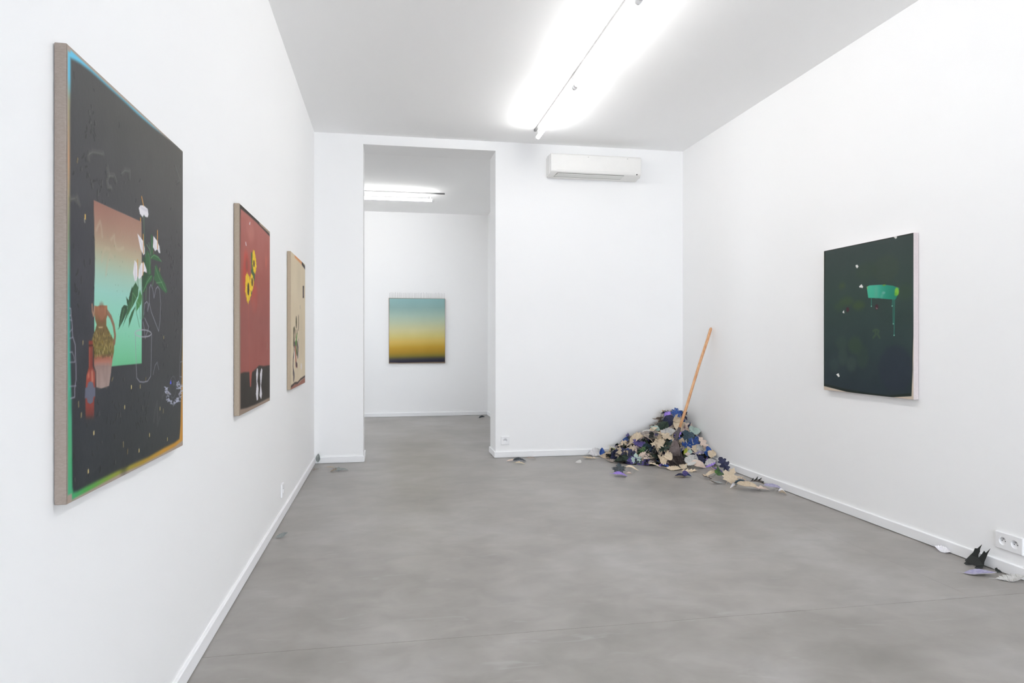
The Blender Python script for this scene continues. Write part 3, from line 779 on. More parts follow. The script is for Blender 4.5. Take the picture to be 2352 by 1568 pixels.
def sunflower(ps, c_, rxp, rzp):
    P_ = pic.pts(ps); cx = sum(p[0] for p in P_) / len(P_); cz = sum(p[1] for p in P_) / len(P_)
    jag = []
    for i, p in enumerate(P_):
        q = P_[(i + 1) % len(P_)]
        for t in (0, .25, .5, .75):
            r = 1.0 if t in (0, .5) else .90
            x = p[0] + (q[0] - p[0]) * t; z = p[1] + (q[1] - p[1]) * t
            jag.append((cx + (x - cx) * r, cz + (z - cz) * r))
    pic.poly_m(jag, YL, .003, rel=.002)
    for k in range(26):
        p = jag[rng.integers(len(jag))]; pic.line_m([(cx + (p[0] - cx) * .5, cz + (p[1] - cz) * .5), (cx + (p[0] - cx) * .9, cz + (p[1] - cz) * .9)], .006, YD if k % 2 else (236, 206, 76), .002, .7)
    c0 = pic.P(c_); a = abs(pic.P(rxp)[0] - c0[0]); b_ = abs(pic.P(rzp)[1] - c0[1])
    pic.poly_m([(c0[0] + a * math.cos(t), c0[1] + b_ * math.sin(t)) for t in np.linspace(0, 6.28, 13)[:-1]], BR, .003)
sunflower([(245, 680), (264, 690), (285, 810), (294, 920), (277, 1032), (250, 995), (233, 880), (235, 740)], (254, 875), (264, 875), (254, 925))
sunflower([(220, 1000), (242, 1040), (257, 1130), (243, 1230), (222, 1285), (203, 1200), (205, 1060)], (229, 1130), (240, 1130), (229, 1190))
sunflower([(160, 988), (195, 1050), (212, 1150), (217, 1320), (178, 1447), (158, 1400), (133, 1260), (138, 1040)], (176, 1228), (190, 1228), (176, 1318))
WC = (216, 212, 216)
pic.poly([(200, 300), (210, 295), (206, 345), (193, 330)], WC, .002, .8); pic.poly([(140, 575), (148, 575), (158, 632), (147, 625)], WC, .002, .9)
pic.frame = E_
pic.line([(152, 790), (155, 900), (160, 1235)], .008, (178, 92, 74), .003, .6); pic.line([(275, 400), (272, 500)], .02, (172, 112, 100), .01, .6); pic.line([(284, 1050), (280, 1090)], .012, (150, 120, 110), .003, .7)
for ps in ([(210, 1222), (216, 1225), (218, 1262), (213, 1312), (221, 1362), (217, 1442), (209, 1444), (203, 1400), (208, 1332), (204, 1262)], [(241, 1220), (247, 1232), (245, 1275), (239, 1342), (245, 1400), (240, 1436), (228, 1412), (235, 1332), (231, 1262)]):
    pic.poly(ps, (214, 210, 216), .002, rel=.001)
pic.mottle(1.5, 8)
fin('matt_paint')

# ---- cream picture, far end of the left wall
y0, y1 = 5.163, 6.045; z0, z1 = 0.867, 1.875
Wd, Ht = y1 - y0, z1 - z0
pic, fin = picture_on_side('cream painting of a small plant, farthest on the left wall', XL, 1, y0, y1, z0, z1, 0.027, 'linen_cream', 130, 280, (214, 198, 170))
F_ = (655, 690, 7.47); pm = pic.poly_m
for k in range(14):
    p = U(rng.uniform(.05, .95), rng.uniform(.05, .95)); pm([(p[0] + .12 * math.cos(t), p[1] + .12 * math.sin(t)) for t in np.linspace(0, 6.28, 9)[:-1]], np.array((212, 197, 170)) + rng.uniform(-7, 7), .06, .6)
pm([U(-.01, -.01), U(1.01, -.01), U(1.01, .045), U(.7, .035), U(.5, .02), U(.3, .028), U(.01, .02)], (156, 106, 92), .005)
pic.line_m([U(.02, .022), U(.25, .035), U(.45, .028), U(.65, .045), U(1.0, .055)], .016, (62, 48, 44), .005)
pic.line_m([U(.25, .99), U(.75, .985)], .018, (214, 122, 62), .010, .8); pic.line_m([U(.75, .985), U(1.0, .97)], .026, (44, 36, 36), .008); pic.line_m([U(.99, .98), U(.995, .5), U(.995, .05)], .008, (120, 96, 86), .006, .6)
pic.frame = E_
pic.poly([(528, 652), (537, 652), (537, 736), (528, 736)], (66, 56, 56), .004); pic.poly([(530, 668), (535, 668), (535, 722), (530, 722)], (98, 84, 80), .004)
pic.frame = F_
PL = (92, 82, 62)
pic.dot((190, 372), .035, .05, PL, .003)
for ps, w, c_ in (([(225, 275), (230, 380), (224, 490)], .03, PL), ([(180, 520), (178, 620)], .03, PL), ([(205, 520), (206, 555)], .025, PL), ([(160, 490), (150, 560), (142, 740)], .045, (86, 80, 58)), ([(145, 510), (152, 690)], .05, PL),
                  ([(255, 100), (255, 130)], .02, (160, 150, 140)), ([(205, 740), (218, 850), (215, 945)], .05, (76, 66, 58)), ([(180, 740), (190, 850), (200, 900)], .05, (70, 66, 50)), ([(175, 820), (180, 960), (185, 1090)], .06, (166, 98, 84)), ([(185, 1085), (203, 1115)], .04, (88, 66, 66)),
                  ([(200, 590), (186, 700), (175, 740)], .035, (88, 136, 66)), ([(195, 640), (190, 800), (196, 900)], .03, (82, 126, 60)), ([(165, 735), (150, 800), (152, 880), (138, 1000), (134, 1120), (140, 1230)], .035, (84, 70, 74)), ([(140, 1230), (150, 1290), (146, 1330)], .06, (82, 72, 76)), ([(226, 680), (228, 790)], .03, (140, 132, 136))):
    pic.line(ps, w, c_, .004, .92)
pic.line([(155, 900), (155, 970)], .03, (216, 212, 216), .005, .8); pic.line([(232, 900), (230, 970)], .025, (216, 212, 216), .005, .8); pic.dot((275, 1130), .045, .028, (222, 214, 212), .008, .8)
pic.mottle(1.2, 7)
fin('matt_paint')

# ---- dark green picture on the right wall
y0, y1 = 3.663, 4.537; z0, z1 = 0.862, 1.885
Wd, Ht = y1 - y0, z1 - z0
pic, fin = picture_on_side('dark green painting with a turquoise dripping shape, alone on the right wall', XR, -1, y0, y1, z0, z1, 0.036, 'linen_pale', 250, 420, (204, 188, 172))
Gf = (1860, 510, 3.564); pic.frame = Gf; pm = pic.poly_m
dg = pic.vgrad([((480, 150), (58, 68, 66)), ((480, 600), (53, 68, 63)), ((480, 1000), (47, 61, 61)), ((480, 1400), (42, 52, 58))])
field = [(118, 232), (480, 158), (851, 84), (851, 200), (853, 350), (864, 500), (860, 690), (846, 1000), (838, 1300), (833, 1424), (650, 1434), (480, 1415), (300, 1388), (200, 1362), (113, 1340), (114, 800)]
pic.poly(field, (34, 42, 38), .0025)
pic.poly([(126, 240), (480, 168), (843, 98), (846, 350), (852, 500), (850, 690), (838, 1000), (826, 1400), (650, 1418), (480, 1398), (300, 1368), (122, 1322), (122, 800)], dg, .006)
for p, rx, rz, c_, al in (((620, 380), .12, .09, (62, 74, 62), .5), ((265, 520), .03, .02, (68, 84, 52), .6), ((300, 650), .07, .03, (64, 82, 54), .6), ((400, 680), .06, .03, (66, 84, 50), .6), ((240, 690), .05, .03, (60, 78, 56), .5), ((260, 990), .06, .05, (56, 72, 64), .6),
                          ((370, 1010), .07, .06, (56, 74, 56), .6), ((270, 1100), .05, .06, (60, 74, 68), .6), ((340, 1160), .05, .05, (60, 74, 68), .6), ((430, 1100), .06, .08, (52, 68, 58), .5), ((200, 1170), .05, .05, (54, 68, 66), .5), ((460, 400), .1, .06, (56, 70, 58), .5), ((780, 570), .06, .05, (54, 72, 56), .5), ((700, 1200), .15, .15, (44, 50, 62), .6)):
    pic.dot(p, rx, rz, c_, .025, al)
for ps in ([(520, 890), (535, 880), (540, 920), (520, 945)], [(548, 880), (565, 890), (555, 915), (572, 945)]): pic.line(ps, .014, (66, 86, 62), .006, .7)
tq = pic.sgrad(sorted([pic.P((735, 580))[0], pic.P((640, 580))[0], pic.P((560, 580))[0], pic.P((468, 580))[0]]), [(36, 118, 98), (40, 132, 110), (62, 158, 134), (70, 172, 142)])
pic.poly([(467, 530), (490, 518), (560, 514), (612, 513), (680, 520), (735, 541), (720, 600), (703, 634), (640, 630), (560, 622), (480, 620)], tq, .0022, rel=.0015)
pic.line([(545, 545), (545, 600)], .03, (84, 158, 136), .012, .7); pic.line([(600, 580), (590, 610)], .02, (92, 160, 140), .008, .6); pic.dot((608, 578), .014, .008, (104, 160, 148), .004, .8)
pic.dot((714, 568), .018, .026, (128, 180, 62), .006, .95); pic.dot((705, 590), .012, .012, (94, 160, 60), .004, .8); pic.dot((610, 516), .014, .005, (94, 140, 50), .002, .9); pic.line([(470, 530), (474, 545)], .005, (170, 170, 60), .002, .8)
for ps, w in (([(505, 620), (505, 688)], .005), ([(678, 630), (675, 686)], .004), ([(686, 632), (683, 740), (684, 832)], .005), ([(696, 632), (693, 800), (691, 926)], .0045)):
    pic.line(ps, w, (56, 136, 116), .0015, .9, rel=.001); pic.dot(ps[-1], .0045, .0045, (120, 186, 166), .0015)
WC = (222, 220, 216)
for ps in ([(376, 352), (390, 348), (400, 364), (388, 378), (378, 366)], [(405, 526), (424, 508), (438, 528), (432, 540), (420, 534), (410, 536)], [(268, 738), (280, 720), (284, 746), (276, 744)], [(217, 1246), (236, 1236), (246, 1262), (236, 1268), (228, 1258)], [(688, 122), (700, 112), (716, 118), (712, 132), (702, 136)]):
    pic.poly(ps, WC, .002, rel=.0012)
for p in ((310, 716), (548, 694)): pic.dot(p, .016, .018, (72, 44, 50), .005, .9)
pic.line([(545, 702), (552, 708)], .005, (150, 130, 130), .002)
pic.mottle(0.8, 9)
fin('matt_paint')

# ---- sunset gradient picture on the far wall of the back room
th = 0.03
fy = FY - th
pa = onY(893, 684, fy); pb = onY(1022.5, 834, fy)
x0, x1 = pa[0], pb[0]; z1, z0 = pa[2], pb[2]
t = thing('painting', 'painting fading from teal sky to ochre, on the back room\'s far wall', 'painting', ((x0 + x1) / 2, FY, z0))
cv = box('canvas', x0, x1, fy, FY - .002, z0, z1, 'linen_tan', t); bevel_obj(cv, .003, 2)
pic = Picture(140, 170, x0 + .002, x1 - .002, z0 + .002, z1 - .002, lambda u, v: tuple(onY(u, v, fy)[[0, 2]]), (128, 112, 96))
If = (885, 660, 8.713); pic.frame = If
sky = pic.vgrad([((600, 210), (138, 178, 178)), ((600, 400), (138, 170, 166)), ((600, 560), (162, 186, 172)), ((600, 700), (180, 192, 164)), ((600, 850), (198, 194, 146)), ((600, 980), (202, 190, 122)), ((600, 1080), (204, 176, 94)), ((600, 1200), (182, 148, 54)), ((600, 1300), (162, 130, 44)), ((600, 1370), (124, 112, 48)), ((600, 1430), (62, 62, 62)), ((600, 1470), (42, 42, 56)), ((600, 1510), (40, 38, 46))])
sl = (pic.P((600, 1380))[1] - pic.P((600, 1430))[1]) / (x1 - x0)
grad = lambda S, Z: sky(S, Z - (S - (x0 + x1) / 2) * sl * .5) + np.clip((x1 - S) / (x1 - x0), 0, 1)[..., None] * np.array([10, 8, 8])
pic.poly([(82, 220), (600, 224), (1190, 228), (1196, 800), (1192, 1490), (1000, 1490), (600, 1498), (300, 1505), (80, 1498), (78, 800)], grad, .004)
pic.mottle(1.0, 7)
pic.build(lambda S, Z: (S, np.full(S.shape, fy - .0006), Z), (0, -1, 0), 'matt_paint', t, flip=False)
fm, fnt, fb = new_mat('pin_grey', (150, 148, 146), 0.5, 0.4); M['pin_grey'] = fm
me = None
npin = 37
pz1 = onY(950, 671.5, fy)[2]
for k in range(npin):
    x = x0 + .012 + (x1 - x0 - .024) * k / (npin - 1) + random.uniform(-.002, .002)
    if me is None:
        v, f = tube_vf((0, 0, 0), (0, 0, pz1 - z1 + .01), 0.0016, .0013, 6); me = bpy.data.meshes.new('pin'); me.from_pydata([tuple(p) for p in v], [], f); me.materials.append(M['pin_grey'])
    o = bpy.data.objects.new('pin', me); COL.objects.link(o); o.parent = t
    o.location = (x - t.location.x, fy + .012 - FY, z1 - z0 - .012); o.scale.z = random.uniform(.92, 1.06)
    o.rotation_euler = (0, random.uniform(-.03, .03), 0)

# ------------------------------------------------------------------ cut-out leaves
def leaf_mat(name, c0, c1, rough=0.6, scale=9, rand=0.12):
    m, nt, b = new_mat(name, c0, rough, 0.3)
    s, n = add_noise_colour(nt, b, c0, c1, scale, 4, rand=rand, lo=0.38, hi=0.62)
    add_bump(nt, b, s, 130, 0.2, 0.0015)
    M['leaf_' + name] = m
leaf_mat('beige', (206, 188, 162), (216, 200, 176), .85)
leaf_mat('sand', (186, 168, 144), (202, 186, 162), .85)
leaf_mat('pinkish', (216, 198, 184), (206, 186, 172), .8)
leaf_mat('taupe', (142, 132, 126), (160, 150, 142), .8)
leaf_mat('grey', (186, 184, 180), (204, 202, 198), .75)
leaf_mat('white', (224, 222, 222), (212, 210, 214), .7)
leaf_mat('black', (22, 26, 24), (38, 42, 40), .45)
leaf_mat('slate', (52, 60, 66), (70, 78, 84), .5)
leaf_mat('navy', (28, 31, 54), (42, 46, 78), .5)
leaf_mat('blue', (30, 58, 130), (52, 92, 158), .45)
leaf_mat('teal', (40, 56, 66), (60, 82, 94), .5)
leaf_mat('violet', (66, 60, 108), (92, 80, 140), .5)
leaf_mat('lilac', (152, 124, 212), (164, 138, 220), .55)
leaf_mat('green', (40, 66, 42), (74, 112, 56), .5)
leaf_mat('forest', (26, 40, 32), (40, 58, 44), .5)
leaf_mat('mint', (176, 192, 184), (156, 178, 170), .6)
leaf_mat('lime', (168, 172, 40), (196, 204, 96), .55)
leaf_mat('greylilac', (150, 146, 176), (172, 168, 190), .6)
leaf_mat('greyteal', (134, 140, 138), (150, 155, 152), .7)

HALF = {   # right half outline (x along the rib from base, y outwards), unit length about 1
 'maple': [(0, .012), (.02, .05), (-.06, .30), (.10, .28), (.16, .46), (.26, .34), (.42, .52), (.46, .38), (.58, .40), (.50, .20), (.66, .14), (.74, .20), (.86, .08), (1.0, 0)],
 'oak': [(0, .012), (.06, .06), (.14, .20), (.22, .17), (.26, .10), (.36, .26), (.48, .30), (.50, .17), (.56, .13), (.66, .25), (.76, .22), (.76, .12), (.90, .12), (1.0, 0)],
 'serrated': [(0, .012), (.06, .08), (.14, .12), (.15, .17), (.27, .19), (.28, .235), (.41, .235), (.42, .265), (.55, .245), (.56, .265), (.70, .20), (.71, .215), (.86, .10), (1.0, 0)],
 'ovate': [(0, .012), (.03, .09), (.09, .19), (.17, .26), (.26, .31), (.36, .335), (.46, .335), (.56, .31), (.66, .27), (.75, .21), (.83, .15), (.90, .09), (.96, .035), (1.0, 0)],
 'ivy': [(0, .012), (-.06, .12), (-.02, .30), (.12, .36), (.22, .50), (.32, .40), (.38, .26), (.50, .25), (.62, .22), (.74, .17), (.84, .11), (.92, .06), (.97, .02), (1.0, 0)],
 'split': [(0, .012), (.08, .05), (.22, .26), (.20, .10), (.26, .08), (.46, .34), (.40, .12), (.46, .10), (.68, .30), (.60, .10), (.66, .085), (.86, .18), (.80, .05), (1.0, 0)],
 'heart': [(0, .012), (-.10, .10), (-.12, .24), (-.04, .36), (.10, .42), (.24, .42), (.36, .38), (.48, .32), (.60, .25), (.70, .18), (.80, .12), (.88, .07), (.95, .03), (1.0, 0)],
}
KINDS = list(HALF)
_cache = {}
def leaf_mesh(kind, var):
    key = (kind, var)
    if key in _cache: return _cache[key]
    r = random.Random(sum(ord(ch) for ch in kind) * 31 + var * 17)
    half = HALF[kind]; n = len(half)
    bend = r.uniform(-1.3, 1.5); fold = r.uniform(-.15, .75); twist = r.uniform(-.5, .5); rip = r.uniform(.01, .035); ph = r.uniform(0, 6); pleat = .014 if kind == 'serrated' else .004
    cup = r.uniform(-1.6, 2.2)
    if var == 0: bend, fold, twist, cup, rip = .75, .22, .25, .9, .022
    if var == 1: bend, fold, twist, cup, rip = -.85, .40, -.3, -.9, .024
    if var == 21: bend, fold, twist, cup, rip = -.35, .25, -.1, -.35, .015
    if var == 20: bend, fold, twist, cup, rip = .25, .12, .05, .25, .012
    ribx = [max(0.0, min(1.0, x_ * .82 + .18 * (i / (n - 1)))) for i, (x_, y_) in enumerate(half)]
    for i in range(1, n): ribx[i] = max(ribx[i], ribx[i - 1] + .004)
    sc_ = 1.0 / ribx[-1]
    ribx = [min(1, x_ * sc_) for x_ in ribx]; ribx[-1] = 1.0
    rows = []
    stem = [(-.22, .010), (-.10, .011)]
    for x_, w in stem: rows.append([(x_, s * w) for s in (-1, -.5, 0, .5, 1)])
    for i, (x_, y_) in enumerate(half):
        jl = 1 + r.uniform(-.10, .10); jr = 1 + r.uniform(-.10, .10); rx_ = ribx[i]
        rows.append([(x_, -y_ * jl), ((x_ + rx_) / 2, -y_ * jl * .5), (rx_, 0), ((x_ + rx_) / 2, y_ * jr * .5), (x_, y_ * jr)])
    V = []
    for i, row in enumerate(rows):
        for x_, y_ in row:
            z = abs(y_) * fold + rip * math.sin(7 * x_ + ph) * (1 + 2 * abs(y_)) + pleat * (1 if i % 2 else -1) * min(1, abs(y_) * 6)
            y2 = y_; x2 = x_
            if abs(cup) > .01:
                th_ = y_ * cup; y2 = math.sin(th_) / cup; z += (1 - math.cos(th_)) / cup
            if abs(bend) > .01:
                th_ = x_ * bend; R_ = 1 / bend
                x2 = math.sin(th_) * (R_ - z); z = R_ - math.cos(th_) * (R_ - z)
            tw = twist * x_; y2, z = y2 * math.cos(tw) - z * math.sin(tw), y2 * math.sin(tw) + z * math.cos(tw)
            V.append((x2, y2, z))
    V = np.array(V)
    F = []
    nr = len(rows)
    for i in range(nr - 1):
        for j in range(4): F.append((i * 5 + j, (i + 1) * 5 + j, (i + 1) * 5 + j + 1, i * 5 + j + 1))
    nrm = np.zeros_like(V)
    for q in F:
        nn = np.cross(V[q[2]] - V[q[0]], V[q[3]] - V[q[1]])
        for k in q: nrm[k] += nn
    nrm /= np.linalg.norm(nrm, axis=1, keepdims=True) + 1e-9
    if nrm[:, 2].mean() < 0: nrm = -nrm; F = [q[::-1] for q in F]
    th_ = .008
    N = len(V)
    VV = np.vstack([V + nrm * th_ / 2, V - nrm * th_ / 2])
    FF = list(F); mi = [0] * len(F)
    FF += [tuple(k + N for k in q[::-1]) for q in F]; mi += [1] * len(F)
    rim = [i * 5 for i in range(nr)] + [(nr - 1) * 5 + j for j in range(1, 5)] + [i * 5 + 4 for i in range(nr - 2, -1, -1)] + [j for j in range(3, 0, -1)]
    for a, b_ in zip(rim, rim[1:] + rim[:1]): FF.append((a, b_, b_ + N, a + N)); mi.append(1)
    me = bpy.data.meshes.new('leaf_' + kind)
    me.from_pydata(VV.tolist(), [], FF)
    me.polygons.foreach_set('material_index', mi)
    me.update()
    me.materials.append(M['leaf_beige']); me.materials.append(M['leaf_sand'])
    _cache[key] = (me, VV)
    return _cache[key]

def basis(tip, normal):
    n = np.array(normal, float); n /= np.linalg.norm(n)
    t = np.array(tip, float); t = t - n * np.dot(t, n)
    if np.linalg.norm(t) < 1e-4: t = np.cross(n, [.3, .9, .2])
    t /= np.linalg.norm(t); s = np.cross(n, t)
    return np.stack([t, s, n], 1)
NAME = {'maple': 'maple_leaf', 'oak': 'oak_leaf', 'serrated': 'serrated_leaf', 'ovate': 'oval_leaf', 'ivy': 'ivy_leaf', 'split': 'split_leaf', 'heart': 'heart_leaf'}
def place(kind, var, c, size, tip, normal, front, back, label, group=None, floor=False, width=1.0, data_only=False):
    """leaf centred at c; shifted out of the floor and walls"""
    me, VV = leaf_mesh(kind, var)
    Rm = basis(tip, normal) @ np.diag([size, size * width, size])
    pts = VV @ Rm.T
    ctr = (pts.min(0) + pts.max(0)) / 2
    loc = np.array(c, float) - ctr
    w = pts + loc
    if floor: loc[2] -= w[:, 2].min() - .0015
    w = pts + loc
    if w[:, 2].min() < .0015: loc[2] += .0015 - w[:, 2].min()
    mx_ = w[:, 0].max(); my_ = w[:, 1].max()
    low = w[:, 2].min() < BH
    lim = XR - (BT + .003 if low else .003)
    if mx_ > lim: loc[0] -= mx_ - lim
    if c[1] < YB + .05:
        lim = YB - (BT + .003 if low else .003)
        if my_ > lim: loc[1] -= my_ - lim
    if w[:, 0].min() < XL + BT + .003: loc[0] += XL + BT + .003 - w[:, 0].min()
    if data_only: return pts + loc, me
    o = bpy.data.objects.new(NAME[kind], me); COL.objects.link(o)
    o.matrix_world = Matrix([[*Rm[0], loc[0]], [*Rm[1], loc[1]], [*Rm[2], loc[2]], [0, 0, 0, 1]])
    for i, mname in enumerate((front, back)):
        o.material_slots[i].link = 'OBJECT'; o.material_slots[i].material = M['leaf_' + mname]
    tag(o, label, 'leaf', group)
    return o

def heap_h(x, y):
    p, q = XR - x, YB - y
    h1 = min(.60 - 1.5 * math.hypot(p - .18, (q - .14)), .44)
    h2 = .30 - .60 * math.hypot((p - .42) * .92, q - .27)
    h3 = .27 - .68 * math.hypot(p - .16, q - .38)
    return max(h1, h2, h3, 0.0)
def heap_n(x, y):
    e = .03
    n = np.array([-(heap_h(x + e, y) - heap_h(x - e, y)) / (2 * e), -(heap_h(x, y + e) - heap_h(x, y - e)) / (2 * e), 1.0])
    return n / np.linalg.norm(n)
def heap_hit(u, v):
    d = ray(u, v)
    for s in np.arange(5.6, 8.0, .006):
        p = CO + d * s
        if p[2] <= heap_h(p[0], p[1]) + .015 or p[1] > YB - .05 or p[0] > XR - .05: return p
    return p

# inner leaves of the heap: lie under the others, nobody could count them
cv_, cf_, cm_ = [], [], []
mats = ['forest', 'navy', 'taupe', 'slate', 'black', 'black', 'forest']  # mostly dark colours, standing in for the shade between leaves
rr_ = random.Random(5)
tries = 0; cnt = 0
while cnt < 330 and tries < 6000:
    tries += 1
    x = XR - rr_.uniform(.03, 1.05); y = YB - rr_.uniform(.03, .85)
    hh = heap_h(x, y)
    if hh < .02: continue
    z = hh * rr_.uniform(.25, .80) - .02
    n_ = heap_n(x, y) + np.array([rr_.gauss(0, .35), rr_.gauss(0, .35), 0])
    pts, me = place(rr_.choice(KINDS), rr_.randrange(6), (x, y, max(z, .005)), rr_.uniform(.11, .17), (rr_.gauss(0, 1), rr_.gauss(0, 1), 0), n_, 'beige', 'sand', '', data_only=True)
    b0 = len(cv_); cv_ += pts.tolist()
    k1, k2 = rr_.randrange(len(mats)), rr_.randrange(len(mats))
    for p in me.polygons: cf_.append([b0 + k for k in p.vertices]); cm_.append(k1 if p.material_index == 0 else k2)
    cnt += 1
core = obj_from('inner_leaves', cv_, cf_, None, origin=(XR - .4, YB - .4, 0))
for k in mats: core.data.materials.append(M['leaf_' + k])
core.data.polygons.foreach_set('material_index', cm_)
core['kind'] = 'stuff'; tag(core, 'dark tangle of leaves buried inside the heap in the corner', 'leaves')

